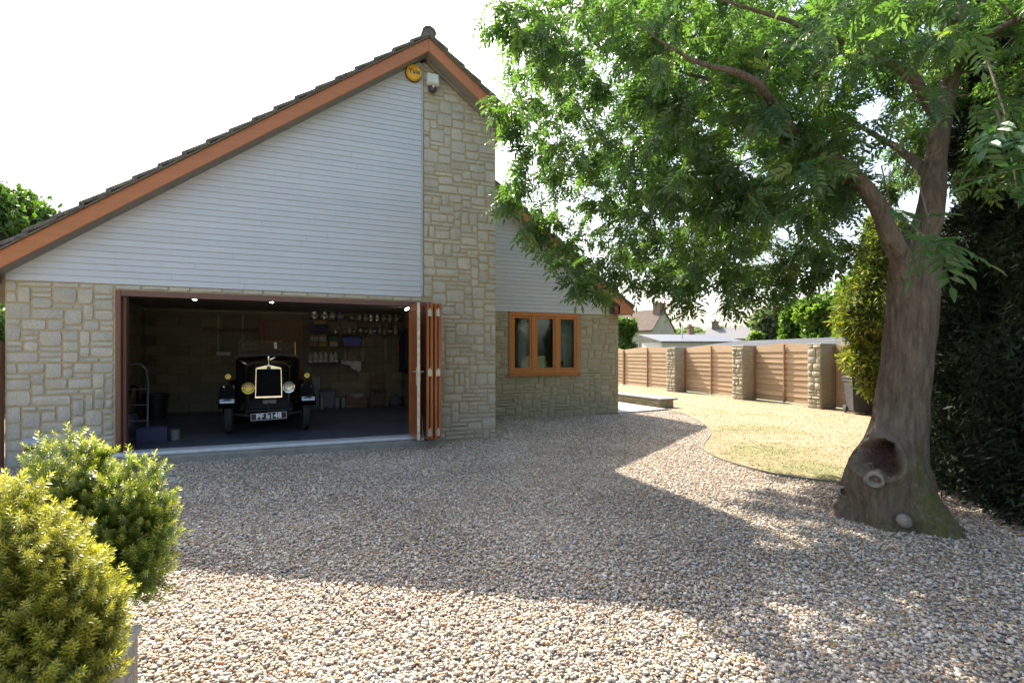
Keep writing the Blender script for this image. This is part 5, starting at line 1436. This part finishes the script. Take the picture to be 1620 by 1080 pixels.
# ================================================================== OTHER TREES AND SHRUBS
def clump_template(kind, seed=0, n=7):
    r = random.Random(seed); V = []; F = []
    for i in range(n):
        a = r.uniform(0, 6.28); e = r.uniform(-.4, 1.2); L = r.uniform(.6,1.0)
        dv = Vector((math.cos(a)*math.cos(e), math.sin(a)*math.cos(e), math.sin(e))); sd_ = dv.orthogonal().normalized(); sd_ = Matrix.Rotation(r.uniform(0,6.28), 3, dv) @ sd_
        W = .10 if kind == 'needle' else .26; b = Vector((r.uniform(-.4,.4), r.uniform(-.4,.4), r.uniform(-.4,.4))); k = len(V)
        V += [tuple(b), tuple(b+dv*L*.5+sd_*W), tuple(b+dv*L), tuple(b+dv*L*.5-sd_*W)]; F += [(k,k+1,k+2),(k,k+2,k+3)]
    return np.array(V), np.array(F)
def foliage(parent, name, blobs, count, size, m, kind='leaf', seed=1, shell=.75):
    r = np.random.default_rng(seed); P = []; wts = np.array([b[1][0]*b[1][1]+b[1][0]*b[1][2] for b in blobs]); wts = wts/wts.sum()
    pick = r.choice(len(blobs), count, p=wts); v = r.normal(0,1,(count,3)); v /= np.linalg.norm(v,axis=1,keepdims=True)
    rad = 1-(1-shell)*r.random(count)**.6 + r.normal(0,.05,count)
    C = np.array([b[0] for b in blobs])[pick]; A = np.array([b[1] for b in blobs])[pick]
    P = C + v*A*rad[:,None]
    keep = P[:,2] > .05; P, v = P[keep], v[keep]
    nz = np.array([noise.noise(Vector(p)*(.9/max(.3,A[0][0]))*1.6) for p in P]); k2 = nz > (-.28 if kind == 'leaf' else -.75); P, v = P[k2], v[k2]
    D = v + r.normal(0,.45,v.shape) + np.array([0,0,.25]); s, d, n = frames(D)
    Vs, Fs, As = [], [], []; off = 0
    for k in range(3):
        idx = np.arange(len(P)) % 3 == k; tv, tf = clump_template(kind, seed*7+k)
        # template z runs outward
        Vk, Fk = stamp(tv[:, [0,2,1]], tf, P[idx], s[idx], d[idx], n[idx], size*r.uniform(.6,1.3,idx.sum())); Vs.append(Vk); Fs.append(Fk+off); off += len(Vk)
        As.append(np.repeat(np.clip(r.normal(.5,.25,idx.sum()),0,1), len(tv)))
    return np_obj(name, np.vstack(Vs), np.vstack(Fs), m, parent, attr={'tone': np.concatenate(As)})
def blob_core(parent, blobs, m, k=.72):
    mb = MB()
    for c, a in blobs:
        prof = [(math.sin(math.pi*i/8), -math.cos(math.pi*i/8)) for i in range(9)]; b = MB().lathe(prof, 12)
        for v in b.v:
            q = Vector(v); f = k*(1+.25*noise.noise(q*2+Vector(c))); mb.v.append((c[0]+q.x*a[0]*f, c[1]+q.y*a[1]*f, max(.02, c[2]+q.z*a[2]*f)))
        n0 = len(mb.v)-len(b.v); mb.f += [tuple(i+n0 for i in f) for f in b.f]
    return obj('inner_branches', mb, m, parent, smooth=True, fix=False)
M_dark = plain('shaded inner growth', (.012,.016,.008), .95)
def bush_tree(name, lab, cat, base, blobs, trunk, count, size, m, grp=None, seed=1, kind='leaf', core=True):
    T = thing(name, lab, cat, (base[0], base[1], 0), 0, grp)
    if trunk: obj('trunk', MB().tube([(base[0],base[1],-.1),(base[0]+.1,base[1],blobs[0][0][2]*.6),(blobs[0][0][0],blobs[0][0][1],blobs[0][0][2])], [trunk, trunk*.7, trunk*.35], 10), M_bark, T, smooth='auto')
    foliage(T, 'crown', blobs, count, size, m, kind, seed)
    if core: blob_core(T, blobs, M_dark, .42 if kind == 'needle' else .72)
    return T
# the tall dark conifer hedge right of the trunk: a row of close-planted trees
M_conifer = leaf_mat('dark conifer spray', [(0,(.012,.020,.010)),(1,(.026,.042,.018))], .15, .7, 'tone', (1.3,1.5,.8), .25)
rr = random.Random(12)
hz_ = [at_d(1612,562,5.5), at_d(1705,562,4.9), at_d(1770,562,4.3), at_d(1590,562,7.4)]
hedge_line = [((hz_[0].x,hz_[0].y),'leftmost dark conifer of the row behind the ash trunk'), ((hz_[1].x,hz_[1].y),'second dark conifer of the row from the ash trunk'), ((hz_[2].x,hz_[2].y),'dark conifer of the row at the right edge of the photo'), ((hz_[3].x,hz_[3].y),'dark conifer standing behind the row by the lawn')]
for i, ((x, y), lab) in enumerate(hedge_line):
    h = (5.2,4.9,4.6,5.0)[i]; bl = []
    for k in range(9):
        t_ = k/8; bl.append(((x+rr.uniform(-.15,.15), y+rr.uniform(-.15,.15), .25+h*t_*.92), (.92*(1-.55*t_**1.6)+rr.uniform(-.08,.08), .92*(1-.55*t_**1.6), .62)))
    bush_tree('conifer', lab, 'conifer', (x, y), bl, .10, 12500, .105, M_conifer, 'dark conifers beside the drive', 30+i, 'needle')
# golden conifer by the bins
M_gold = leaf_mat('golden conifer spray', [(0,(.04,.07,.018)),(.5,(.085,.12,.026)),(.85,(.20,.20,.035)),(1,(.34,.30,.05))], .4, .6, 'tone', (1.5,1.6,.5), .3)
gp = at_d(1402,562,11.6)
bl = [((gp.x+rr.uniform(-.15,.15), gp.y+rr.uniform(-.15,.15), .9+k*.42), ((.50,.72,.85,.9,.88,.82,.75,.6,.45)[k],)*2+(.5,)) for k in range(9)]
bush_tree('golden_conifer', 'golden green conifer glowing between the ash trunk and the fence', 'conifer', (gp.x,gp.y), bl, .12, 8500, .16, M_gold, None, 51, 'needle')
# left: tree behind the garage roof, hedge by the gate post
M_lg = leaf_mat('mid green leaf', [(0,(.05,.095,.02)),(.5,(.075,.135,.025)),(1,(.12,.18,.04))], .4, .5, 'tone', (1.5,1.8,.6))
M_lg2 = leaf_mat('grey green leaf', [(0,(.085,.11,.06)),(1,(.16,.19,.10))], .35, .55, 'tone', (1.4,1.6,.8))
M_lg3 = leaf_mat('fresh green leaf', [(0,(.06,.11,.022)),(.5,(.10,.165,.035)),(1,(.19,.23,.06))], .42, .5, 'tone', (1.5,1.8,.6))
b = at_d(25, 380, 19)
bush_tree('leafy_tree', 'green leafy tree rising behind the left slope of the garage roof', 'tree', (b.x, b.y), [((b.x,b.y,5.4),(1.9,1.9,2.2)),((b.x-1.5,b.y,6.4),(1.8,1.8,1.9)),((b.x+.9,b.y,4.9),(1.3,1.4,1.4)),((b.x-2.6,b.y+.5,4.6),(1.6,1.6,2.2))], .22, 5200, .26, M_lg, None, 61)
b = at_d(-40, 520, 9.6)
bush_tree('laurel_bush', 'green bush behind the gate post at the left edge', 'bush', (b.x, b.y), [((b.x,b.y,1.5),(.9,.8,1.3)),((b.x-.4,b.y+.3,.8),(.9,.8,.8))], .06, 1500, .14, M_lg, None, 63)
# beyond the fence
def tree_at(px, py_top, py_bot, dist, wpx, lab, m, seed, name='leafy_tree', cat='tree', grp='trees beyond the fence', count=2600, size=.5, lump=4):
    top_ = at_d(px, py_top, dist); bot = at_d(px, py_bot, dist); w = wpx/FPX*dist/2; h = max(1.0, top_.z-max(0,bot.z)*.3); r = random.Random(seed); bl = []
    for i in range(lump):
        rx = w*r.uniform(.45,.62); bl.append(((top_.x+r.uniform(-.5,.5)*w*CY_, top_.y-r.uniform(-.5,.5)*w*SY_+r.uniform(-.3,.3)*w, top_.z-rx*.95-r.uniform(0,.35)*h*.4), (rx, rx, rx*r.uniform(.85,1.05))))
    bl.append(((top_.x, top_.y, h*.42), (w*.85, w*.85, h*.45)))
    return bush_tree(name, lab, cat, (top_.x, top_.y), bl, w*.09, count, size, m, grp, seed)
tree_at(988, 505, 545, 31, 46, 'round green bush between the house corner and the stone cottage', M_lg, 71, 'round_bush', 'bush', None, 1900, .24)
tree_at(1216, 488, 530, 48, 62, 'rounded grey green tree above the grey shed roof', M_lg2, 72, size=.6, count=2600)
tree_at(1196, 522, 535, 40, 26, 'small pale green shrub poking above the shed roof', M_lg3, 73, size=.35, count=700, lump=2)
tree_at(1262, 478, 530, 40, 60, 'tall green tree right of the rounded grey green tree', M_lg, 74, size=.5, count=3000)
tree_at(1310, 462, 530, 36, 80, 'tall bright green tree behind the right pillar of the fence', M_lg3, 75, size=.45, count=3400)
tree_at(1375, 425, 530, 30, 110, 'large green tree seen past the left side of the ash trunk', M_lg, 76, size=.4, count=3800)
tree_at(1122, 529, 540, 75, 14, 'small dark tree beyond the brick chimney', M_lg, 77, size=.5, count=400, lump=2)
# far tree line as one mass
bl = []
for i in range(46):
    px = 930+i*12; d_ = 170+rr.uniform(-20,20); p = at_d(px, 523+rr.uniform(-3,5), d_); bl.append(((p.x,p.y,p.z-3.2), (5.5+rr.uniform(-1,1.5), 5.0, 4.2)))
    bl.append(((p.x,p.y,p.z-7.0), (6.5, 5.0, 5.0)))
TL = foliage(None, 'far_treeline', bl, 9000, 1.5, leaf_mat('far foliage', [(0,(.10,.15,.05)),(1,(.20,.25,.09))], .35, .6, 'tone', (1.4,1.6,.7)), 'leaf', 81); TL['kind'] = 'stuff'
mb = MB()
# ------------------------------------------------------------------ distant buildings
def gabled(name, lab, cat, c, w, l, he, hr, rz, mw, mr, chim=(), wins=(), grp=None):
    """c: centre; w across the gable (local x), l along the ridge (local y)"""
    T = thing(name, lab, cat, (c.x, c.y, 0), rz, grp); k = hr-he
    obj('wall', MB().prism([(-w/2,-.3),(w/2,-.3),(w/2,he),(0,hr-.12),(-w/2,he)], 'y', -l/2, l/2), mw, T, local=True)
    e = .25; sl_ = k/(w/2)
    roof = obj('roof', MB().prism([(-w/2-e,he-e*sl_),(0,hr),(0,hr+.16),(-w/2-e,he-e*sl_+.16)], 'y', -l/2-.12, l/2+.12).prism([(w/2+e,he-e*sl_),(0.001,hr),(0.001,hr+.16),(w/2+e,he-e*sl_+.16)], 'y', -l/2-.12, l/2+.12), mr, T, local=True)
    for x, y, cw, ch in chim:
        zb = hr-abs(x)*sl_; o = obj('chimney', MB().box(x-cw/2,x+cw/2,y-cw*.4,y+cw*.4,zb-.6,zb+ch).box(x-cw/2-.06,x+cw/2+.06,y-cw*.4-.06,y+cw*.4+.06,zb+ch+.001,zb+ch+.12), M_brick, roof, local=True)
        for q in (-.25, .25): obj('chimney_pot', MB().lathe([(.11,zb+ch+.121),(.09,zb+ch+.42),(.0,zb+ch+.42)], 10, c=(x+q*cw,y,0)), M_brick, roof, local=True)
    for (face, u, z, ww, hh) in wins:
        if face == 'g': f = obj('window', MB().box(u-ww/2,u+ww/2,-l/2-.04,-l/2-.001,z,z+hh), plain('white frame', (.6,.6,.58), .5), T, local=True); obj('pane', MB().box(u-ww/2+.07,u-.03,-l/2-.05,-l/2-.041,z+.07,z+hh-.07).box(u+.03,u+ww/2-.07,-l/2-.05,-l/2-.041,z+.07,z+hh-.07), plain('far glass', (.05,.06,.07), .1), f, local=True)
        else: f = obj('window', MB().box(-w/2-.04,-w/2-.001,u-ww/2,u+ww/2,z,z+hh), plain('white frame', (.6,.6,.58), .5), T, local=True); obj('pane', MB().box(-w/2-.05,-w/2-.041,u-ww/2+.07,u+ww/2-.07,z+.07,z+hh-.07), plain('far glass', (.05,.06,.07), .1), f, local=True)
    return T
t = NT('far brick'); b_ = t.n('ShaderNodeTexBrick'); b_.inputs['Scale'].default_value = 5; b_.inputs['Color1'].default_value = (.19,.085,.05,1); b_.inputs['Color2'].default_value = (.14,.07,.045,1); b_.inputs['Mortar'].default_value = (.22,.19,.15,1); t.l(t.coord(), b_.inputs[0]); M_brick = t.set(b_.outputs[0], .9)
t = NT('clay tile roof'); v = t.coord(); n = t.noise(v, 2.5, 6); w_ = t.n('ShaderNodeTexWave'); w_.inputs['Scale'].default_value = 2.6; w_.bands_direction = 'Z'; t.l(v, w_.inputs[0])
t.bump(w_.outputs[0], .5, .05); M_clay = t.set(t.mix(t.ramp(t.vor(v, 7), [(.2,.0),(.6,.6)]), t.ramp(n, [(.3,(.105,.07,.055)),(.7,(.175,.125,.10))]), (.15,.125,.105)), .95, Specular_IOR_Level=.15)
t = NT('cottage stone'); b_ = t.n('ShaderNodeTexBrick'); b_.inputs['Scale'].default_value = 2.4; b_.inputs['Color1'].default_value = (.40,.36,.28,1); b_.inputs['Color2'].default_value = (.33,.30,.24,1); b_.inputs['Mortar'].default_value = (.40,.36,.28,1); v = t.coord(); mp = t.n('ShaderNodeMapping'); mp.inputs['Rotation'].default_value = (R(90),0,0); t.l(v, mp.inputs[0]); t.l(mp.outputs[0], b_.inputs[0])
n = t.noise(v, 1.5, 5); M_cot = t.set(t.mix(.5, b_.outputs[0], t.ramp(n, [(.3,.6),(.7,1.1)]), 'MULTIPLY'), .95)
# the cottage: gable towards the viewer, roof slope seen on its left
cg = at_d(1050, 545, 60); rdir = Vector((math.cos(R(108)), math.sin(R(108)), 0))*4.5
gabled('stone_cottage', 'stone cottage with red tiled roof and brick chimney beyond the fence', 'cottage', Vector((cg.x, cg.y, 0))+rdir, 4.4, 9.0, 4.45, 6.75, R(18), M_cot, M_clay, [(0,-3.9,1.2,.75)], [('g',1.3,2.2,.9,1.0),('g',-.3,2.5,.7,.9),('s',-2.2,2.0,.8,.9)])
# long low shed with a grey roof
t = NT('grey shed roof'); v = t.coord(); w_ = t.n('ShaderNodeTexWave'); w_.inputs['Scale'].default_value = 1.6; w_.bands_direction = 'X'; t.l(v, w_.inputs[0]); n = t.noise(v, 1.2, 5); t.bump(w_.outputs[0], .5, .05); M_shedroof = t.set(t.ramp(n, [(.3,(.05,.052,.057)),(.7,(.085,.088,.094))]), .95, Specular_IOR_Level=.15)
a = at_d(1085, 552, 30); b2 = at_d(1340, 546, 19.5); sc_ = (a+b2)/2; dirv = (b2-a); L_ = dirv.length; rz = math.atan2(dirv.y, dirv.x)
T = thing('shed', 'long low shed with a grey sheet roof showing above the fence', 'shed', (sc_.x, sc_.y, 0), rz)
obj('wall', MB().box(-L_/2,L_/2,.1,3.4,-.1,1.80), plain('shed wall', (.34,.33,.31), .8), T, local=True); obj('roof', MB().prism([(-.15,1.81),(3.6,2.25),(3.6,2.31),(-.15,1.87)], 'x', -L_/2-.3, L_/2+.1), M_shedroof, T, local=True); obj('fascia', MB().box(-L_/2-.3,L_/2+.1,-.19,-.155,1.74,1.87), plain('shed fascia', (.10,.09,.085), .7), T, local=True)
a = at_d(1068, 545, 34); T = thing('outbuilding', 'pale outbuilding with a blue grey roof right of the stone cottage', 'outbuilding', (a.x+2.6, a.y+1.2, 0), R(-14))
obj('wall', MB().box(-2.9,2.9,-1.2,2.2,-.1,2.35), plain('pale render', (.42,.42,.41), .8), T, local=True); obj('roof', MB().prism([(-1.5,2.32),(2.5,2.95),(2.5,3.02),(-1.5,2.40)], 'x', -3.1, 3.1), plain('blue grey roof', (.06,.07,.088), .7, var=.2), T, local=True)
q = at_d(1165, 520, 62); gabled('far_house', 'pale roofed far house with brick chimney above the shed', 'house', Vector((q.x, q.y, 0)), 4.6, 6.5, 3.4, 4.75, R(40), plain('cream render', (.5,.46,.38), .9), plain('pale slate roof', (.15,.147,.14), .8, var=.2), [(0,2.4,.9,.75)], [('g',0,1.6,1.0,1.0)])
q = at_d(1125, 524, 68); gabled('far_house', 'dark roofed far house with a single brick chimney', 'house', Vector((q.x, q.y, 0)), 4.6, 7.5, 3.0, 4.25, R(75), plain('cream render', (.5,.46,.38), .9), plain('dark slate roof', (.12,.115,.11), .8, var=.2), [(0,2.9,.8,.9)], [])
p = at_d(1079, 545, 36); T = thing('lamp_pole', 'thin pale pole standing right of the stone cottage', 'pole', (p.x, p.y, 0)); obj('pole', MB().tube([(0,0,0),(0,0,3.55)], .045, 8), plain('pale metal', (.6,.62,.63), .4), T, local=True, smooth='auto'); obj('cap', MB().lathe([(.06,3.551),(.06,3.6),(0,3.63)], 10), plain('pale metal', (.6,.62,.63), .4), T, local=True)
# trees and a house across the road, behind the viewer: they show in the window glass
for i, (x, y, h_, lab) in enumerate(((-7,-13,6,'broad tree across the road behind the viewer'), (9,-15,7,'taller tree across the road behind the viewer'))):
    bush_tree('roadside_tree', lab, 'tree', (x, y), [((x,y,h_*.62),(2.6,2.4,h_*.36)),((x+1.6,y,h_*.5),(2.0,2.0,h_*.3)),((x-1.6,y+.4,h_*.5),(2.0,2.0,h_*.3))], .25, 1500, .5, M_lg, 'trees across the road', 91+i)

# ================================================================== THE YEWS IN THE PLANTER
def needle_shoot(seed, L=.11, nn=48):
    """an upright yew shoot: flat needles in a spiral, shorter towards the tip; tone runs from 0 at the base to 1 at the tip"""
    r = random.Random(seed); V = []; F = []; T_ = []
    for i in range(nn):
        t_ = (i+.5)/nn; a = i*2.39996; y = L*t_
        ln = .031*(1-.40*t_**3)*r.uniform(.8,1.15); el = r.uniform(.02,.45)+.6*t_**4
        dv = Vector((math.cos(a)*math.cos(el), math.sin(el), math.sin(a)*math.cos(el))); sd_ = Vector((-math.sin(a), 0, math.cos(a)))*.0029
        b = Vector((0, y, 0)); tip = b+dv*ln; md = b+dv*ln*.55; k = len(V)
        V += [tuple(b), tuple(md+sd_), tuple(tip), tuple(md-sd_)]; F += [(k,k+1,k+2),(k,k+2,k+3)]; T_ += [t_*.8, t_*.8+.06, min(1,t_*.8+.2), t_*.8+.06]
    k = len(V); V += [(-.0022,0,0),(.0022,0,0),(.0012,L,0),(-.0012,L,0),(0,0,-.0022),(0,0,.0022),(0,L,.0012),(0,L,-.0012)]; F += [(k,k+1,k+2),(k,k+2,k+3),(k+4,k+5,k+6),(k+4,k+6,k+7)]; T_ += [.55]*8
    return np.array(V), np.array(F), np.array(T_)
def yew(lab, base, blobs, count, m, spikes, seed, tone_shift):
    T = thing('yew_bush', lab, 'bush', base, 0, 'yews in the planter'); r = np.random.default_rng(seed)
    wts = np.array([b[1][0]*b[1][2] for b in blobs]); wts /= wts.sum(); pick = r.choice(len(blobs), count, p=wts)
    v = r.normal(0,1,(count,3)); v[:,2] = np.abs(v[:,2])*1.1-.25*r.random(count)*3; v /= np.linalg.norm(v,axis=1,keepdims=True)
    C = np.array([b[0] for b in blobs])[pick]; A = np.array([b[1] for b in blobs])[pick]
    rad = .62+.38*r.random(count)**.45; P = C+v*A*rad[:,None]
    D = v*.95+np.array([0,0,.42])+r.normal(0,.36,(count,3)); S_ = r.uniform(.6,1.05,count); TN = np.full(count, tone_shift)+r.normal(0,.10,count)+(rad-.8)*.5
    for (px, py, dist, L) in spikes:
        # a leader: a spire of short shoots tapering to one long tip
        tip = at_d(px, py, dist); hgt = L*1.9
        P = np.vstack([P, [tuple(tip-Vector((0,0,L*.75)))]]); D = np.vstack([D, [(r.normal(0,.06), r.normal(0,.06), 1)]]); S_ = np.append(S_, L*.75/.11); TN = np.append(TN, tone_shift+.2)
        for k in range(46):
            t_ = r.random()**.8; a_ = r.uniform(0, 6.28); rd = (.012+.062*(1-t_))*r.uniform(.4,1)
            q = (tip.x+math.cos(a_)*rd, tip.y+math.sin(a_)*rd, tip.z-L*.45-hgt*(1-t_))
            P = np.vstack([P, [q]]); D = np.vstack([D, [(math.cos(a_)*.75, math.sin(a_)*.75, .8)]]); S_ = np.append(S_, r.uniform(.45,.8)); TN = np.append(TN, tone_shift+.06+.15*t_+r.normal(0,.06))
    s, d, n = frames(D, np.tile(np.array([.3,.9,.1]), (len(D),1)))
    Vs, Fs, As = [], [], []; off = 0
    for k in range(4):
        idx = np.arange(len(P)) % 4 == k; tv, tf, tt = needle_shoot(k+seed)
        Vk, Fk = stamp(tv, tf, P[idx], s[idx], d[idx], n[idx], S_[idx]); Vs.append(Vk); Fs.append(Fk+off); off += len(Vk)
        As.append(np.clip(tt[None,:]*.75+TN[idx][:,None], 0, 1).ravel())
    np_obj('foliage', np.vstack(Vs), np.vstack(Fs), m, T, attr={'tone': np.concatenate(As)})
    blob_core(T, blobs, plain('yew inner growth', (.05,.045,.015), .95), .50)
    st = MB()
    for c, a in blobs[:3]: st.tube([(base[0], base[1], .2), (c[0], c[1], c[2])], [.02,.008], 6)
    obj('stem', st, plain('yew stem', (.14,.07,.035), .8), T, smooth='auto')
    return T
M_yew1 = leaf_mat('golden yew needle', [(0,(.040,.062,.012)),(.35,(.115,.145,.025)),(.7,(.25,.265,.045)),(1,(.50,.45,.08))], .48, .36, 'tone', (1.4,1.5,.5))
M_yew2 = leaf_mat('green yew needle', [(0,(.022,.050,.012)),(.35,(.06,.115,.022)),(.7,(.14,.20,.035)),(1,(.42,.40,.07))], .48, .34, 'tone', (1.4,1.6,.5))
c1 = at_d(55, 985, 1.62); c2 = at_d(158, 850, 2.25)
def B(px, py, dist, a, b_, c): q = at_d(px, py, dist); return ((q.x, q.y, q.z), (a, b_, c))
yew('golden yellow green yew bush in the near corner, tallest in the foreground', (c1.x, c1.y, .25),
    [B(25,1000,1.62,.17,.2,.26), B(75,985,1.66,.13,.16,.18), B(15,900,1.62,.10,.14,.13), B(66,1080,1.6,.16,.18,.22), B(-60,970,1.6,.18,.2,.32), B(95,1060,1.64,.10,.13,.16)], 1650, M_yew1,
    [(10,742,1.62,.13),(34,748,1.60,.12),(58,775,1.62,.12),(84,790,1.66,.12),(112,815,1.7,.11),(140,850,1.72,.10),(22,800,1.52,.11),(96,838,1.6,.10),(126,872,1.64,.10),(160,905,1.7,.09),(66,830,1.56,.11),(150,930,1.66,.09),(40,850,1.5,.1)], 3, .20)
yew('fresh green yew bush with upright yellow tips behind the golden one', (c2.x, c2.y, .35),
    [B(150,895,2.25,.17,.2,.24), B(105,850,2.25,.13,.17,.17), B(212,870,2.3,.10,.13,.19), B(165,850,2.3,.14,.17,.14), B(206,920,2.2,.09,.13,.13), B(118,800,2.3,.07,.10,.13)], 1650, M_yew2,
    [(66,683,2.3,.15),(108,670,2.3,.17),(128,688,2.25,.15),(146,684,2.3,.15),(160,700,2.3,.15),(208,704,2.3,.17),(243,715,2.3,.17),(258,775,2.3,.12),(90,715,2.25,.14),(183,742,2.2,.13),(228,745,2.32,.14),(134,720,2.2,.14),(62,740,2.2,.12),(170,740,2.25,.13),(205,760,2.2,.12),(235,800,2.25,.11)], 17, .20)
# planter box: weathered boards with a rim
pc = at_d(219, 986, 2.06); px1, py0 = pc.x, pc.y-.57
T = thing('planter', 'weathered pale timber planter holding two yews at the lower left', 'planter', (px1-.3, py0+.1, 0), 0)
zt = pc.z
def plank(a, b, c, d, e, f): obj('plank', MB().box(a,b,c,d,e,f), M_planter, T, bevel=.006)
for k in range(3):
    z0 = .0+k*(zt-.03)/3; z1 = z0+(zt-.03)/3-.004
    plank(px1-1.35, px1-.062, py0, py0+.035, z0, z1); plank(px1-.036, px1-.001, py0+.062, py0+.50, z0, z1); plank(px1-1.35, px1-.062, py0+.525, py0+.56, z0, z1)
for yy in (py0-.003, py0+.501): obj('corner_post', MB().box(px1-.06, px1+.002, yy, yy+.06, -.02, zt-.026), M_planter, T, bevel=.006)
obj('rim', MB().box(px1-1.35, px1+.015, py0-.015, py0+.06, zt-.025, zt), M_planter, T, bevel=.006); obj('rim', MB().box(px1-.075, px1+.015, py0+.061, py0+.50, zt-.025, zt), M_planter, T, bevel=.006); obj('rim', MB().box(px1-1.35, px1+.015, py0+.501, py0+.57, zt-.025, zt), M_planter, T, bevel=.006)
obj('soil', MB().box(px1-1.33, px1-.04, py0+.036, py0+.52, .02, zt-.07), plain('red brown soil', (.13,.055,.03), .95, var=.3, scale=30, bump=.6), T)

# ================================================================== LOOSE GRAVEL
peb = bpy.data.collections.new('pebble_kinds')
for k in range(5):
    bm = bmesh.new(); bmesh.ops.create_icosphere(bm, subdivisions=1, radius=1.0)
    sx, sy_, sz = rr.uniform(.8,1.2), rr.uniform(.65,1.0), rr.uniform(.42,.66)
    for v in bm.verts:
        f = 1+.22*noise.noise(v.co*1.3+Vector((k*7,0,0))); v.co = Vector((v.co.x*sx*f, v.co.y*sy_*f, v.co.z*sz*f))
    me = bpy.data.meshes.new('pebble'); bm.to_mesh(me); bm.free(); me.polygons.foreach_set('use_smooth', [True]*len(me.polygons)); me.materials.append(M_pebble)
    o = bpy.data.objects.new('pebble', me); peb.objects.link(o)
pts = []
ys = 0.8
def gravel_ok(x, y):
    if y > Y0-.02 and x < 3.16: return False
    if y > YW-.02 and x < 7.21: return False
    if y > Y0-.36 and -2.64 < x < 2.04: return False
    if x > 7.2 and y > 10.80 and x < 8.95: return False
    if px1-1.4 < x < px1+.02 and py0-.02 < y < py0+.58: return False
    return not in_poly(x, y, LAWN)
N = 640000
gx = nrng.uniform(-4.5, 9.2, N); gy = nrng.uniform(.9, 12.0, N); u01 = nrng.random(N)
zc = gx*SY_+gy*CY_; xc = gx*CY_-gy*SY_
ppx = CX+FPX*xc/np.maximum(zc,.1); ppy = HY+FPX*CAM_H/np.maximum(zc,.1)
keep = (zc > 1.5) & (ppx > -450) & (ppx < 2100) & (ppy < 1300) & ((ppx > -60) & (ppx < 1690) & (ppy < 1150) | (nrng.random(N) < .6)) & (u01 < np.clip((5.2/np.maximum(zc,.1))**1.0, .25, 1))
gx, gy, zc = gx[keep], gy[keep], zc[keep]
pp = [(x, y, z) for x, y, z in zip(gx, gy, zc) if gravel_ok(x, y)]
PP = np.array(pp); n = len(PP)
size = np.clip(nrng.lognormal(np.log(.0092), .36, n), .0042, .019)*np.clip(1+(PP[:,2]-5)*.05, 1, 1.3)
hz = nrng.uniform(-.010, .004, n) + .010*np.array([noise.noise(Vector((x*.9, y*.9, 0))) for x, y, _ in pp])
me = bpy.data.meshes.new('gravel'); me.vertices.add(n); me.vertices.foreach_set('co', np.column_stack([PP[:,0], PP[:,1], hz]).astype(np.float32).ravel())
at = me.attributes.new('size', 'FLOAT', 'POINT'); at.data.foreach_set('value', size.astype(np.float32)); me.update()
go = bpy.data.objects.new('gravel', me); COL.objects.link(go); go['kind'] = 'stuff'
ng = bpy.data.node_groups.new('scatter pebbles', 'GeometryNodeTree')
ng.interface.new_socket('Geometry', in_out='INPUT', socket_type='NodeSocketGeometry'); ng.interface.new_socket('Geometry', in_out='OUTPUT', socket_type='NodeSocketGeometry')
gi = ng.nodes.new('NodeGroupInput'); gout = ng.nodes.new('NodeGroupOutput'); ci = ng.nodes.new('GeometryNodeCollectionInfo'); ci.inputs['Collection'].default_value = peb
ci.inputs['Separate Children'].default_value = True; ci.inputs['Reset Children'].default_value = True
ip = ng.nodes.new('GeometryNodeInstanceOnPoints'); ip.inputs['Pick Instance'].default_value = True
rv = ng.nodes.new('FunctionNodeRandomValue'); rv.data_type = 'FLOAT_VECTOR'; rv.inputs[0].default_value = (-.5,-.5,0); rv.inputs[1].default_value = (.5,.5,6.283)
e2r = ng.nodes.new('FunctionNodeEulerToRotation')
na = ng.nodes.new('GeometryNodeInputNamedAttribute'); na.data_type = 'FLOAT'; na.inputs['Name'].default_value = 'size'
ng.links.new(gi.outputs[0], ip.inputs['Points']); ng.links.new(ci.outputs[0], ip.inputs['Instance'])
ng.links.new(rv.outputs[0], e2r.inputs[0]); ng.links.new(e2r.outputs[0], ip.inputs['Rotation']); ng.links.new(na.outputs[0], ip.inputs['Scale']); ng.links.new(ip.outputs[0], gout.inputs[0])
md = go.modifiers.new('scatter', 'NODES'); md.node_group = ng
# a few fallen leaflets on the stones under the tree
lp = []; r_ = random.Random(77)
while len(lp) < 260:
    x = r_.gauss(4.0, 1.5); y = r_.gauss(2.6, 1.3)
    if gravel_ok(x, y) and proj((x, y, 0))[2] > 1.9 and (Vector((x, y))-Vector((4.93, 2.9))).length > .55: lp.append((x, y, .012))
LPf = np.array(lp); m_ = len(LPf); a_ = nrng.uniform(0, 6.28, m_); Df = np.column_stack([np.cos(a_), np.sin(a_), nrng.normal(0,.15,m_)])
s, d, n_ = frames(Df); tvf = np.array([(0,0,0),(-.010,.03,.004),(0,.066,0),(.010,.03,.004)]); Vf, Ff = stamp(tvf, np.array([(0,2,1),(0,3,2)]), LPf, s, d, n_, nrng.uniform(.6,1.0,m_))
np_obj('fallen_leaves', Vf, Ff, leaf_mat('fallen leaflet', [(0,(.20,.11,.04)),(.6,(.30,.22,.07)),(1,(.14,.16,.04))], .2, .6), kind='stuff')
print('leaves', len(LP), 'pebbles', n, 'clusters', len(clusters))
